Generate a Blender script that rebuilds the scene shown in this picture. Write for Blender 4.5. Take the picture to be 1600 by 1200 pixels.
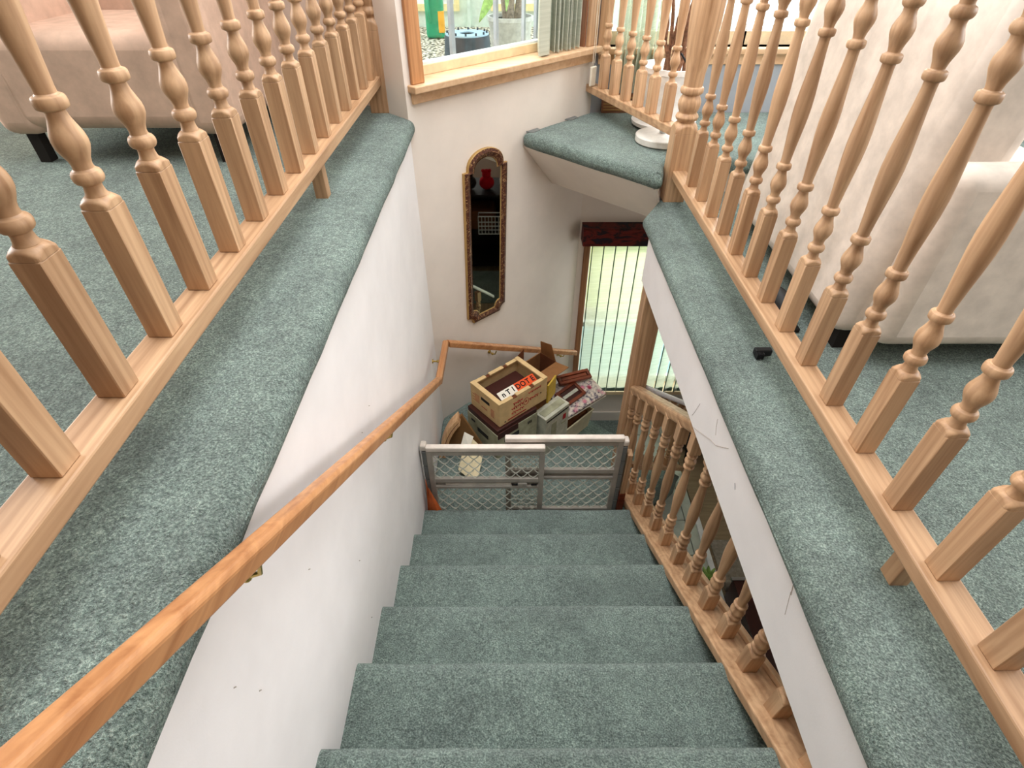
import bpy, bmesh, math, random
from mathutils import Vector, Matrix, noise
random.seed(7)
for o in list(bpy.data.objects): bpy.data.objects.remove(o)
SC = bpy.context.scene
COL = SC.collection
S2 = math.sqrt(.5)

# ------------------------------------------------------------------ camera
cam_data = bpy.data.cameras.new('camera')
cam_data.sensor_width = 36.0
cam_data.sensor_fit = 'HORIZONTAL'
cam_data.lens = 856.0 / 1600.0 * 36.0
cam_data.clip_start = .02
cam = bpy.data.objects.new('camera', cam_data)
cam.location = (0, 0, 3.61)
cam.rotation_euler = (math.pi / 2 - .7176, 0, -.0025)
COL.objects.link(cam)
SC.camera = cam

# ------------------------------------------------------------------ world, lights, exposure
world = bpy.data.worlds.new('sky')
SC.world = world
world.use_nodes = True
bg = world.node_tree.nodes['Background']
bg.inputs['Color'].default_value = (.90, .96, 1.0, 1)
bg.inputs['Strength'].default_value = 3.0
SC.view_settings.view_transform = 'Standard'
SC.view_settings.look = 'None'
SC.view_settings.gamma = 1
SC.view_settings.use_curve_mapping = False
SC.view_settings.exposure = 0.0


def area(name, loc, target, sx, sy, power, color=(1, 1, 1)):
    d = bpy.data.lights.new(name, 'AREA')
    d.shape = 'RECTANGLE'
    d.size, d.size_y = sx, sy
    d.energy = power
    d.color = color
    o = bpy.data.objects.new(name, d)
    o.location = loc
    o.rotation_euler = (Vector(target) - Vector(loc)).to_track_quat('-Z', 'Y').to_euler()
    COL.objects.link(o)
    return o


area('skylight_daylight', (.15, 1.6, 5.25), (.15, 1.6, 0), 1.9, 2.6, 72, (1.0, .99, .985))  # added overhead fill for the stairwell, in an invented ceiling opening
area('patio_window_daylight', (-.05, 3.30, 3.75), (1.0, 2.0, 2.6), 1.1, 1.2, 13, (1.0, .98, .95))
area('right_window_daylight', (1.25, 3.72, 3.7), (.3, .6, 2.2), 1.3, 1.2, 42, (.96, .98, 1.0))
area('right_room_daylight', (4.7, .7, 4.1), (0, .6, 2.7), 3.8, 1.8, 215, (.985, .99, 1.0))  # added fill lamp in the unseen right room, no window there
area('left_room_daylight', (-4.1, 2.0, 4.0), (0, 1.0, 3.0), 1.6, 1.5, 130, (1.0, .98, .96))  # fill lamp added on the unseen left side, without a window
area('lower_window_daylight', (1.1, 3.72, 1.15), (.9, 2.4, .7), 1.0, 1.3, 8, (1.0, 1.0, .95))
area('lower_room_daylight', (4.7, 1.6, 1.3), (1.5, 2.0, .3), 2.4, 1.2, 34, (1.0, .98, .95))  # added lamp to brighten the lower room, source unseen

# ------------------------------------------------------------------ materials


def lin(c):
    return tuple(((v / 255) / 12.92 if v / 255 <= .04045 else ((v / 255 + .055) / 1.055) ** 2.4) for v in c) + (1,)


class Nodes:
    def __init__(s, name):
        s.m = bpy.data.materials.new(name)
        s.m.use_nodes = True
        s.t = s.m.node_tree
        s.b = s.t.nodes['Principled BSDF']

    def n(s, typ, **kw):
        nd = s.t.nodes.new(typ)
        for k, v in kw.items():
            if k in nd.inputs.keys():
                nd.inputs[k].default_value = v
            else:
                setattr(nd, k, v)
        return nd

    def l(s, a, b):
        s.t.links.new(a, b)

    def coords(s, scale=(1, 1, 1), rot=(0, 0, 0), space='Object'):
        tc = s.n('ShaderNodeTexCoord')
        mp = s.n('ShaderNodeMapping')
        mp.inputs['Scale'].default_value = scale
        mp.inputs['Rotation'].default_value = rot
        s.l(tc.outputs[space], mp.inputs['Vector'])
        return mp.outputs['Vector']

    def noise(s, vec, scale, detail=3, rough=.6, dist=0):
        nd = s.n('ShaderNodeTexNoise')
        nd.inputs['Scale'].default_value = scale
        nd.inputs['Detail'].default_value = detail
        nd.inputs['Roughness'].default_value = rough
        nd.inputs['Distortion'].default_value = dist
        s.l(vec, nd.inputs['Vector'])
        return nd.outputs['Fac']

    def ramp(s, fac, stops, interp='LINEAR'):
        nd = s.n('ShaderNodeValToRGB')
        cr = nd.color_ramp
        cr.interpolation = interp
        while len(cr.elements) < len(stops):
            cr.elements.new(.5)
        for e, (p, c) in zip(cr.elements, stops):
            e.position = p
            e.color = c
        s.l(fac, nd.inputs['Fac'])
        return nd.outputs['Color']

    def mix(s, fac, a, b, mode='MIX'):
        nd = s.n('ShaderNodeMix')
        nd.data_type = 'RGBA'
        nd.blend_type = mode
        for sock, v in ((nd.inputs[0], fac), (nd.inputs[6], a), (nd.inputs[7], b)):
            if hasattr(v, 'links'):
                s.l(v, sock)
            else:
                sock.default_value = v
        return nd.outputs[2]

    def bump(s, h, strength, dist=.01):
        nd = s.n('ShaderNodeBump')
        nd.inputs['Strength'].default_value = strength
        nd.inputs['Distance'].default_value = dist
        s.l(h, nd.inputs['Height'])
        s.l(nd.outputs['Normal'], s.b.inputs['Normal'])

    def color(s, c):
        if hasattr(c, 'links'):
            s.l(c, s.b.inputs['Base Color'])
        else:
            s.b.inputs['Base Color'].default_value = c

    def done(s, rough=.6, spec=.3, metal=0):
        s.b.inputs['Roughness'].default_value = rough
        s.b.inputs['Specular IOR Level'].default_value = spec
        s.b.inputs['Metallic'].default_value = metal
        return s.m


def plain(name, c, rough=.6, spec=.3, metal=0, var=.06, scale=14):
    k = Nodes(name)
    f = k.noise(k.coords(), scale, 4)
    a = lin(tuple(max(0, v * (1 - var)) for v in c))
    b = lin(tuple(min(255, v * (1 + var)) for v in c))
    k.color(k.ramp(f, [(.3, a), (.7, b)]))
    return k.done(rough, spec, metal)


def wood(name, c1, c2, axis, rough=.5, spec=.3, k1=1.0):
    k = Nodes(name)
    sc = {'x': (1.6, 30, 30), 'y': (30, 1.6, 30), 'z': (30, 30, 1.6)}[axis]
    oi = k.n('ShaderNodeObjectInfo')
    vec = k.coords(sc)
    add = k.n('ShaderNodeVectorMath', operation='ADD')
    comb = k.n('ShaderNodeMath', operation='MULTIPLY')
    comb.inputs[1].default_value = 37.0
    k.l(oi.outputs['Random'], comb.inputs[0])
    k.l(vec, add.inputs[0])
    k.l(comb.outputs[0], add.inputs[1])
    f = k.noise(add.outputs[0], 1.2 * k1, 4, .6, .6)
    w = k.n('ShaderNodeTexWave')
    w.inputs['Scale'].default_value = .55 * k1
    w.inputs['Distortion'].default_value = 5.0
    w.inputs['Detail'].default_value = 2
    k.l(add.outputs[0], w.inputs['Vector'])
    base = k.ramp(f, [(.3, lin(c2)), (.65, lin(c1))])
    c = k.mix(.24, base, k.ramp(w.outputs['Fac'], [(.1, lin(c2)), (.6, lin(c1))]))
    hsv = k.n('ShaderNodeHueSaturation')
    mr = k.n('ShaderNodeMapRange')
    mr.inputs['To Min'].default_value = .86
    mr.inputs['To Max'].default_value = 1.10
    k.l(oi.outputs['Random'], mr.inputs['Value'])
    k.l(mr.outputs['Result'], hsv.inputs['Value'])
    k.l(c, hsv.inputs['Color'])
    k.color(hsv.outputs['Color'])
    k.bump(f, .06, .002)
    return k.done(rough, spec)


def carpet_mat(name, ca, cb, cc):
    k = Nodes(name)
    v = k.coords(space='Object')
    geo = k.n('ShaderNodeNewGeometry')
    pos = geo.outputs['Position']
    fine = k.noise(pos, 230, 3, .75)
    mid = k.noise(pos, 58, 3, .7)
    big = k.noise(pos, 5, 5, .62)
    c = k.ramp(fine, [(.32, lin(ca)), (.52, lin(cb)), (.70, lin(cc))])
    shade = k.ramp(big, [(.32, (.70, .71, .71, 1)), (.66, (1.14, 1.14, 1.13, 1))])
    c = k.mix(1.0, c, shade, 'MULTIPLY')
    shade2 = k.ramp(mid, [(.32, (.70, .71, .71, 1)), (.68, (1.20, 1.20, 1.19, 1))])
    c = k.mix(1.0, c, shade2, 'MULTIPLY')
    k.color(c)
    h = k.n('ShaderNodeMath', operation='ADD')
    k.l(fine, h.inputs[0])
    k.l(mid, h.inputs[1])
    k.bump(h.outputs[0], 1.0, .012)
    k.b.inputs['Sheen Weight'].default_value = .25
    k.b.inputs['Sheen Roughness'].default_value = .5
    return k.done(.95, .08)


def wall_mat(name, c, var=.03):
    k = Nodes(name)
    geo = k.n('ShaderNodeNewGeometry')
    pos = geo.outputs['Position']
    f = k.noise(pos, 2.2, 5, .6)
    c1 = k.ramp(f, [(.3, lin(tuple(v * (1 - var) for v in c))), (.7, lin(tuple(min(255, v * (1 + var)) for v in c)))])
    k.color(c1)
    k.bump(k.noise(pos, 160, 2), .06, .003)
    return k.done(.75, .2)


M = {}
M['wall'] = wall_mat('white_paint', (243, 239, 239))
M['wall_warm'] = wall_mat('warm_white_paint', (234, 223, 212))
M['wall_room'] = wall_mat('beige_pink_paint', (222, 200, 184))
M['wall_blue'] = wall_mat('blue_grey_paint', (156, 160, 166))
M['wall_dim'] = wall_mat('brown_panelling', (122, 100, 84))  # unseen wall behind the camera, coloured dark to cut bounced light
M['scuff'] = plain('pencil_mark', (192, 180, 172), .9, .05)
M['hem'] = plain('vane_hem', (104, 124, 112), .8, .1)  # painted shade of overlapping vanes; also the colour of the vane weights
M['lawn'] = plain('sunny_lawn', (226, 226, 130), .9, .05, var=.1, scale=6)
M['ceiling'] = wall_mat('ceiling_paint', (236, 232, 226))
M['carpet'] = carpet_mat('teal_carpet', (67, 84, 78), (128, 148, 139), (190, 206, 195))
for ax in 'xyz':
    M['fir_' + ax] = wood('pale_fir_' + ax, (206, 168, 131), (156, 117, 84), ax, .45, .35)
    M['oak_' + ax] = wood('honey_oak_' + ax, (202, 146, 98), (154, 98, 58), ax, .38, .45)
    M['pine_' + ax] = wood('window_pine_' + ax, (228, 192, 154), (204, 162, 122), ax, .45, .35)
    M['brown_' + ax] = wood('brown_jamb_' + ax, (160, 112, 82), (112, 72, 50), ax, .5, .3)
M['pale_sash'] = plain('pale_sash_wood', (228, 204, 166), .5)
M['white_vinyl'] = plain('white_vinyl', (232, 234, 234), .4)
M['gate_white'] = plain('gate_white_plastic', (226, 214, 202), .4, .4)
M['gate_grey'] = plain('gate_grey_plastic', (168, 160, 150), .5, .35)
M['gate_dark'] = plain('gate_dark_grip', (112, 114, 112), .55, .3)
M['gate_mesh'] = plain('gate_mesh_plastic', (186, 187, 174), .35, .5)
M['brass'] = plain('brass', (196, 168, 96), .28, .5, 1.0)
M['gold'] = plain('gold_edge', (172, 138, 84), .45, .4, .35)
M['black'] = plain('black_plastic', (24, 24, 26), .5)
M['bluegrey_metal'] = plain('painted_bars', (168, 172, 180), .4)
M['cream'] = plain('cream_fabric', (218, 206, 194), .9, .1)
M['tan_fabric'] = plain('tan_fabric', (206, 176, 156), .9, .1)
M['white_ceramic'] = plain('white_ceramic', (238, 234, 230), .35, .5)
M['lamp_white'] = plain('lamp_white', (226, 220, 212), .35, .5)
M['steel'] = plain('steel', (180, 180, 180), .3, .5, 1.0)
M['cardboard'] = plain('cardboard', (150, 104, 66), .85, .1)
M['dark_cardboard'] = plain('dark_cardboard', (104, 62, 40), .85, .1)
M['crate'] = plain('cream_crate', (214, 182, 132), .8, .15)
M['crate_in'] = plain('crate_inside', (176, 152, 112), .85, .1)
M['greenish_box'] = plain('pale_green_box', (158, 156, 130), .8, .15, var=.12)
M['carton'] = plain('white_carton', (184, 182, 164), .75, .15, var=.10, scale=20)
M['bin'] = plain('beige_plastic_bin', (196, 184, 154), .5, .3)
M['red_print'] = plain('red_print', (164, 36, 40), .7)
M['black_print'] = plain('black_print', (22, 18, 18), .7)
M['dark_book'] = plain('dark_brown_cover', (62, 26, 18), .5, .35)
M['orange_card'] = plain('orange_card', (226, 84, 32), .6)
M['white_card'] = plain('white_card', (232, 224, 208), .6)
M['paper'] = plain('cream_paper', (226, 210, 172), .8, .15)
M['wood_red'] = wood('red_brown_wood', (138, 66, 36), (88, 36, 22), 'x', .4, .4)
M['wood_tray'] = wood('tray_wood', (220, 180, 136), (184, 138, 96), 'z', .5, .3)
M['tray_in'] = plain('tray_inside', (132, 96, 60), .8, .1)
M['yellow_card'] = plain('yellow_card', (196, 160, 60), .7)
M['orange_leather'] = plain('orange_leather', (196, 96, 46), .55, .3, var=.15)
M['tile'] = plain('pale_tile', (196, 204, 192), .35, .45, var=.04)
M['grout'] = plain('dark_grout', (52, 52, 46), .9, .1)
M['laminate'] = wood('brown_floor', (156, 136, 108), (126, 106, 82), 'x', .5, .3)
M['mahogany'] = plain('dark_mahogany', (60, 22, 12), .3, .45, var=.2, scale=8)
M['rug_grey'] = plain('grey_rug', (150, 142, 130), .95, .05, var=.12, scale=40)
M['vane'] = None
M['terracotta_dark'] = plain('dark_pot', (62, 70, 78), .6, .3, var=.15)
M['pot_rim_blue'] = plain('pot_base_blue', (168, 196, 214), .5, .3)
M['pot_grey'] = plain('big_pot_grey', (204, 204, 198), .7, .2, var=.08, scale=30)
M['jug_green'] = plain('green_jug', (44, 158, 112), .35, .4)
M['jug_label'] = plain('orange_label', (240, 176, 60), .6)
M['jug_cap'] = plain('yellow_cap', (236, 214, 60), .5)
M['leaf'] = plain('leaf', (150, 184, 100), .5, .3, var=.2, scale=30)
M['bark'] = plain('bark', (150, 134, 120), .9, .1, var=.25, scale=40)
M['soil'] = plain('soil', (96, 84, 72), .95, .05, var=.3, scale=60)
M['siding'] = plain('pale_siding', (214, 226, 212), .7, .2)
M['yellow_trim'] = plain('yellow_trim', (236, 218, 160), .6)
M['dry_stem'] = plain('dry_stem', (122, 88, 68), .85, .1, var=.25, scale=40)
M['cord'] = plain('cord_white', (226, 218, 200), .6)
M['hedge'] = plain('hedge', (206, 206, 130), .9, .05, var=.15, scale=5)
M['deck'] = plain('pale_deck', (160, 208, 212), .8, .1)
M['plush_white'] = plain('plush_white', (226, 220, 204), .95, .05)
M['plush_red'] = plain('plush_red', (184, 24, 36), .9, .05)
M['blue_cloth'] = plain('blue_cloth', (34, 84, 120), .9, .05)
M['navy'] = plain('navy_cloth', (26, 32, 56), .9, .05)
M['charcoal'] = plain('charcoal_wood', (36, 32, 30), .6, .2)


def vane_mat():
    k = Nodes('sage_vane')
    f = k.noise(k.coords((2, 2, 90)), 1.0, 4, .7)
    c = k.ramp(f, [(.3, lin((208, 212, 196))), (.7, lin((236, 238, 224)))])
    out = k.t.nodes['Material Output']
    dif = k.n('ShaderNodeBsdfDiffuse')
    tr = k.n('ShaderNodeBsdfTranslucent')
    tp = k.n('ShaderNodeBsdfTransparent')
    tp.inputs['Color'].default_value = (.98, 1, .97, 1)
    k.l(c, dif.inputs['Color'])
    k.l(c, tr.inputs['Color'])
    m1 = k.n('ShaderNodeMixShader')
    m1.inputs[0].default_value = .55
    k.l(dif.outputs[0], m1.inputs[1])
    k.l(tr.outputs[0], m1.inputs[2])
    m2 = k.n('ShaderNodeMixShader')
    m2.inputs[0].default_value = .40
    k.l(m1.outputs[0], m2.inputs[1])
    k.l(tp.outputs[0], m2.inputs[2])
    k.l(m2.outputs[0], out.inputs['Surface'])
    return k.m


M['vane'] = vane_mat()


def solid_vane():
    k = Nodes('sage_vane_dense')
    f = k.noise(k.coords((2, 2, 60)), 1.0, 3, .6)
    k.color(k.ramp(f, [(.3, lin((174, 177, 160))), (.7, lin((198, 200, 184)))]))
    return k.done(.8, .15)


M['vane_dense'] = solid_vane()


def glass_mat():
    k = Nodes('window_glass')
    out = k.t.nodes['Material Output']
    tp = k.n('ShaderNodeBsdfTransparent')
    tp.inputs['Color'].default_value = (.95, .98, .97, 1)
    gl = k.n('ShaderNodeBsdfGlossy')
    gl.inputs['Roughness'].default_value = .03
    mx = k.n('ShaderNodeMixShader')
    mx.inputs[0].default_value = .05
    k.l(tp.outputs[0], mx.inputs[1])
    k.l(gl.outputs[0], mx.inputs[2])
    k.l(mx.outputs[0], out.inputs['Surface'])
    return k.m


M['glass'] = glass_mat()


def lace_mat():
    k = Nodes('white_lace')
    out = k.t.nodes['Material Output']
    v = k.n('ShaderNodeTexVoronoi')
    v.inputs['Scale'].default_value = 60
    k.l(k.coords(), v.inputs['Vector'])
    dif = k.n('ShaderNodeBsdfTranslucent')
    dif.inputs['Color'].default_value = (.92, .93, .95, 1)
    tp = k.n('ShaderNodeBsdfTransparent')
    mx = k.n('ShaderNodeMixShader')
    r = k.ramp(v.outputs['Distance'], [(.35, (.2, .2, .2, 1)), (.5, (.9, .9, .9, 1))])
    k.l(r, mx.inputs[0])
    k.l(dif.outputs[0], mx.inputs[1])
    k.l(tp.outputs[0], mx.inputs[2])
    k.l(mx.outputs[0], out.inputs['Surface'])
    return k.m


M['lace'] = lace_mat()


def mirror_mat():
    k = Nodes('mirror_glass')
    k.color((.62, .64, .60, 1))
    return k.done(.02, .5, 1.0)


M['mirror'] = mirror_mat()


def ornate_mat():
    k = Nodes('ornate_frame')
    v = k.n('ShaderNodeTexVoronoi')
    v.inputs['Scale'].default_value = 75
    vec = k.coords()
    k.l(vec, v.inputs['Vector'])
    f = k.noise(vec, 70, 3, .7, 1.5)
    k.color(k.ramp(f, [(.40, lin((64, 30, 22))), (.56, lin((104, 58, 36))), (.68, lin((206, 170, 118)))]))
    k.bump(f, .8, .006)
    return k.done(.45, .4, .2)


M['ornate'] = ornate_mat()


def floral_mat():
    k = Nodes('floral_print')
    vec = k.coords()
    v = k.n('ShaderNodeTexVoronoi')
    v.inputs['Scale'].default_value = 17
    k.l(vec, v.inputs['Vector'])
    hue = k.ramp(k.noise(vec, 9, 2), [(.35, lin((150, 30, 60))), (.5, lin((214, 120, 150))), (.62, lin((206, 176, 70)))])
    c = k.ramp(v.outputs['Distance'], [(.18, (1, 1, 1, 1)), (.42, (0, 0, 0, 1))])
    bgc = k.ramp(k.noise(vec, 45, 3, .7), [(.38, lin((70, 60, 84))), (.5, lin((200, 186, 176))), (.62, lin((222, 206, 190)))])
    k.color(k.mix(c, bgc, hue))
    return k.done(.55, .3)


M['floral'] = floral_mat()


def valance_mat():
    k = Nodes('valance_print')
    f = k.noise(k.coords((3, 3, 9)), 3, 3, .6, .8)
    k.color(k.ramp(f, [(.30, lin((26, 28, 46))), (.44, lin((40, 20, 24))), (.56, lin((104, 30, 24))), (.7, lin((60, 18, 16)))]))
    return k.done(.6, .3)


M['valance'] = valance_mat()


def pebble_mat():
    k = Nodes('exposed_pebbles')
    vec = k.coords()
    v = k.n('ShaderNodeTexVoronoi')
    v.inputs['Scale'].default_value = 34
    k.l(vec, v.inputs['Vector'])
    c = k.ramp(v.outputs['Distance'], [(.15, lin((250, 244, 228))), (.42, lin((226, 214, 190))), (.6, lin((92, 86, 74)))])
    k.color(c)
    k.bump(v.outputs['Distance'], .4, .01)
    return k.done(.8, .2)


M['pebble'] = pebble_mat()

# ------------------------------------------------------------------ geometry helpers


def tag(o, label=None, cat=None, group=None, kind=None):
    if label: o['label'] = label
    if cat: o['category'] = cat
    if group: o['group'] = group
    if kind: o['kind'] = kind
    return o


def thing(name, loc, label=None, cat=None, group=None, kind=None):
    o = bpy.data.objects.new(name, None)
    o.empty_display_size = .1
    o.location = loc
    COL.objects.link(o)
    return tag(o, label, cat, group, kind)


def root_loc(p):
    v = Vector((0, 0, 0))
    while p is not None:
        v += p.location
        p = p.parent
    return v


class MB:
    def __init__(s):
        s.v, s.f, s.sm = [], [], []

    def add(s, vs, fs, smooth=False, mat=None):
        n = len(s.v)
        s.v += [tuple((mat @ Vector(p)) if mat else p) for p in vs]
        s.f += [[i + n for i in q] for q in fs]
        s.sm += [smooth] * len(fs)
        return s

    def box(s, x0, x1, y0, y1, z0, z1, mat=None):
        vs = [(x, y, z) for z in (z0, z1) for x, y in ((x0, y0), (x1, y0), (x1, y1), (x0, y1))]
        fs = [(3, 2, 1, 0), (4, 5, 6, 7), (0, 1, 5, 4), (1, 2, 6, 5), (2, 3, 7, 6), (3, 0, 4, 7)]
        return s.add(vs, fs, False, mat)

    def prism(s, poly, z0, z1, mat=None):
        n = len(poly)
        a = sum(poly[i][0] * poly[(i + 1) % n][1] - poly[(i + 1) % n][0] * poly[i][1] for i in range(n))
        if a < 0: poly = poly[::-1]
        vs = [(x, y, z0) for x, y in poly] + [(x, y, z1) for x, y in poly]
        fs = [tuple(range(n))[::-1], tuple(range(n, 2 * n))] + [(i, (i + 1) % n, n + (i + 1) % n, n + i) for i in range(n)]
        return s.add(vs, fs, False, mat)

    def lathe(s, prof, n=20, c=(0, 0, 0), mat=None, smooth=True, cap=True):
        vs, fs = [], []
        for r, z in prof:
            for i in range(n):
                a = 2 * math.pi * i / n
                vs.append((c[0] + r * math.cos(a), c[1] + r * math.sin(a), c[2] + z))
        for j in range(len(prof) - 1):
            for i in range(n):
                k = (i + 1) % n
                fs.append((j * n + i, j * n + k, (j + 1) * n + k, (j + 1) * n + i))
        s.add(vs, fs, smooth, mat)
        if cap:
            m = len(s.v) - len(vs)
            s.f.append([m + i for i in range(n)][::-1]); s.sm.append(False)
            s.f.append([m + (len(prof) - 1) * n + i for i in range(n)]); s.sm.append(False)
        return s

    def tube(s, pts, r, n=8, closed=False, smooth=True, flat=None):
        pts = [Vector(p) for p in pts]
        m = len(pts)
        vs, fs = [], []
        up = None
        for i, p in enumerate(pts):
            d = (pts[(i + 1) % m] - pts[i - 1]) if closed else (pts[min(i + 1, m - 1)] - pts[max(i - 1, 0)])
            d.normalize()
            if up is None:
                up = Vector((0, 0, 1)) if abs(d.z) < .9 else Vector((1, 0, 0))
            x = d.cross(up)
            if x.length < 1e-6: x = d.orthogonal()
            x.normalize()
            up = x.cross(d)
            rr = r[i] if isinstance(r, (list, tuple)) else r
            for k in range(n):
                a = 2 * math.pi * k / n
                vs.append(tuple(p + x * rr * math.cos(a) + up * rr * math.sin(a) * (flat or 1)))
        q = m if closed else m - 1
        for i in range(q):
            j = (i + 1) % m
            for k in range(n):
                l = (k + 1) % n
                fs.append((i * n + k, i * n + l, j * n + l, j * n + k))
        if not closed:
            fs.append(tuple(range(n))[::-1])
            fs.append(tuple((m - 1) * n + k for k in range(n)))
        return s.add(vs, fs, smooth)

    def sweep(s, sec, pts, closed_sec=True):
        """rectangular-ish section (u sideways, w up) swept along pts, mitred in plan"""
        pts = [Vector(p) for p in pts]
        m, n = len(pts), len(sec)
        vs, fs = [], []
        for i, p in enumerate(pts):
            d0 = (pts[i] - pts[i - 1]).normalized() if i > 0 else (pts[1] - pts[0]).normalized()
            d1 = (pts[i + 1] - pts[i]).normalized() if i < m - 1 else d0
            h0 = Vector((d0.x, d0.y, 0)).normalized(); h1 = Vector((d1.x, d1.y, 0)).normalized()
            side0 = Vector((h0.y, -h0.x, 0)); side1 = Vector((h1.y, -h1.x, 0))
            sd = side0 + side1
            sd.normalize()
            sd /= max(.3, sd.dot(side0))
            for u, w in sec:
                vs.append(tuple(p + sd * u + Vector((0, 0, w))))
        for i in range(m - 1):
            for k in range(n):
                l = (k + 1) % n
                fs.append((i * n + k, (i + 1) * n + k, (i + 1) * n + l, i * n + l))
        fs.append(tuple(range(n)))
        fs.append(tuple((m - 1) * n + k for k in range(n))[::-1])
        return s.add(vs, fs, False)

    def ball(s, c, rx, ry=None, rz=None, n=14):
        ry = ry or rx; rz = rz or rx
        prof = [(math.sin(math.pi * j / 9), -math.cos(math.pi * j / 9)) for j in range(10)]
        prof[0] = (1e-4, -1); prof[-1] = (1e-4, 1)
        mt = Matrix.Translation(c) @ Matrix.Diagonal((rx, ry, rz, 1))
        return s.lathe(prof, n, mat=mt)

    def build(s, name, mat, parent=None, bevel=0, seg=2, origin=None, fix=True):
        me = bpy.data.meshes.new(name)
        off = root_loc(parent) if parent is not None else Vector(origin or (0, 0, 0))
        me.from_pydata([tuple(Vector(p) - off) for p in s.v], [], s.f)
        me.polygons.foreach_set('use_smooth', s.sm)
        me.update()
        if fix:
            bm = bmesh.new(); bm.from_mesh(me)
            bmesh.ops.recalc_face_normals(bm, faces=bm.faces)
            bm.to_mesh(me); bm.free()
        if any(s.sm): me.set_sharp_from_angle(angle=math.radians(42))
        me.materials.append(mat)
        o = bpy.data.objects.new(name, me)
        COL.objects.link(o)
        if parent is not None: o.parent = parent
        elif origin: o.location = origin
        if bevel:
            b = o.modifiers.new('bevel', 'BEVEL')
            b.width = bevel; b.segments = seg; b.limit_method = 'ANGLE'; b.angle_limit = math.radians(40)
            b.harden_normals = False
        return o


def copy_of(o, parent, loc):
    c = o.copy()
    COL.objects.link(c)
    c.parent = parent
    c.location = Vector(loc) - root_loc(parent)
    return c


def rotz(deg, c=(0, 0, 0)):
    return Matrix.Translation(c) @ Matrix.Rotation(math.radians(deg), 4, 'Z')


def struct(o):
    o['kind'] = 'structure'
    return o


# ------------------------------------------------------------------ key dimensions (metres)
XL = -.4594            # face of the long left wall
WK = 3.0978            # angled wall: y - x = WK
XC, YC = .481, 3.579   # corner of the angled wall and the window wall
FL, FP, FR, F0 = 2.885, 2.675, 2.51, .05
RUN, RISE = .2688, .18
NY, NZ = .4224, 2.0902  # nosing 0
TOPZ = 5.2


def W(t, out, z):
    """point on the angled wall: t along it from the left corner, out = metres in front of it"""
    return (XL + t * S2 + out * S2, XL + WK + t * S2 - out * S2, z)


def wall45_prism(mb, t0, t1, o0, o1, z0, z1):
    poly = [W(t0, o0, 0)[:2], W(t1, o0, 0)[:2], W(t1, o1, 0)[:2], W(t0, o1, 0)[:2]]
    return mb.prism(poly, z0, z1)


TW = (XC - XL) / S2     # length of the angled wall

# ------------------------------------------------------------------ walls
wl = struct(MB().box(XL - .14, XL, -2.6, XL + WK + .02, 0, FL - .03).build('wall_left', M['wall'], origin=(XL, 1, 0)))
# angled wall with window opening (t .095..1.235, z 3.0..4.55)
A0, A1, AZ0, AZ1 = .095, 1.235, 2.99, 4.5
mb = MB()
wall45_prism(mb, 0, TW + .10, 0, -.16, 0, AZ0)
wall45_prism(mb, 0, A0, 0, -.16, AZ0, TOPZ)
wall45_prism(mb, A1, TW + .10, 0, -.16, AZ0, TOPZ)
wall45_prism(mb, A0, A1, 0, -.16, AZ1, TOPZ)
struct(mb.build('wall_angled', M['wall_warm']))
# return behind the left post and the wall of the left room
struct(MB().prism([(XL, XL + WK), (XL, 2.92), (XL - .10, 2.92), (XL - .115, XL + WK - .05 + .2)], FL, TOPZ).build('wall_return', M['wall_warm']))
struct(MB().box(-4.2, XL - .02, 2.90, 3.04, FL - .3, TOPZ).build('wall_left_room', M['wall_room']))
struct(MB().box(-4.34, -4.2, -2.6, 3.04, FL - .3, TOPZ).build('wall_far_left', M['wall_room']))
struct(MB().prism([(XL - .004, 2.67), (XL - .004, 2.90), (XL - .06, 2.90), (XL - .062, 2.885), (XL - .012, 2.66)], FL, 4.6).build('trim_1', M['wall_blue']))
# window wall (lower part, with window, and upper part, with window)
LX0, LX1, LZ0, LZ1 = .56, 1.62, .44, 1.90
UX0, UX1, UZ0, UZ1 = .56, 2.05, 3.01, 4.5
mb = MB()
Y0, Y1 = YC, YC + .16
mb.box(XC - .02, LX0, Y0, Y1, 0, 2.0); mb.box(LX1, 4.8, Y0, Y1, 0, 2.0)
mb.box(LX0, LX1, Y0, Y1, 0, LZ0); mb.box(LX0, LX1, Y0, Y1, LZ1, 2.0)
mb.box(XC - .02, 4.8, Y0, Y1, 2.0, FP - .05)
struct(mb.build('wall_window_lower', M['wall_warm']))
mb = MB()
mb.box(XC - .02, 4.8, Y0, Y1, FP - .05, UZ0)
mb.box(XC - .02, UX0, Y0, Y1, UZ0, TOPZ); mb.box(UX1, 4.8, Y0, Y1, UZ0, TOPZ); mb.box(UX0, UX1, Y0, Y1, UZ1, TOPZ)
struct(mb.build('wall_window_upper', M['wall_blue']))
struct(MB().box(4.8, 4.94, -2.6, YC + .16, 0, TOPZ).build('wall_right', M['wall_room']))
struct(MB().box(-4.34, 4.94, -2.74, -2.6, 0, TOPZ).build('wall_behind', M['wall_dim']))
# ceiling, with an unseen opening added above the stairs to let light down
mb = MB()
mb.box(-4.34, -.9, -2.74, 3.74, TOPZ, TOPZ + .12); mb.box(1.2, 4.94, -2.74, 3.74, TOPZ, TOPZ + .12)
mb.box(-.9, 1.2, -2.74, .2, TOPZ, TOPZ + .12); mb.box(-.9, 1.2, 3.1, 3.74, TOPZ, TOPZ + .12)
struct(mb.build('ceiling', M['ceiling']))

# ------------------------------------------------------------------ carpeted floors with rolled edges


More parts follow.
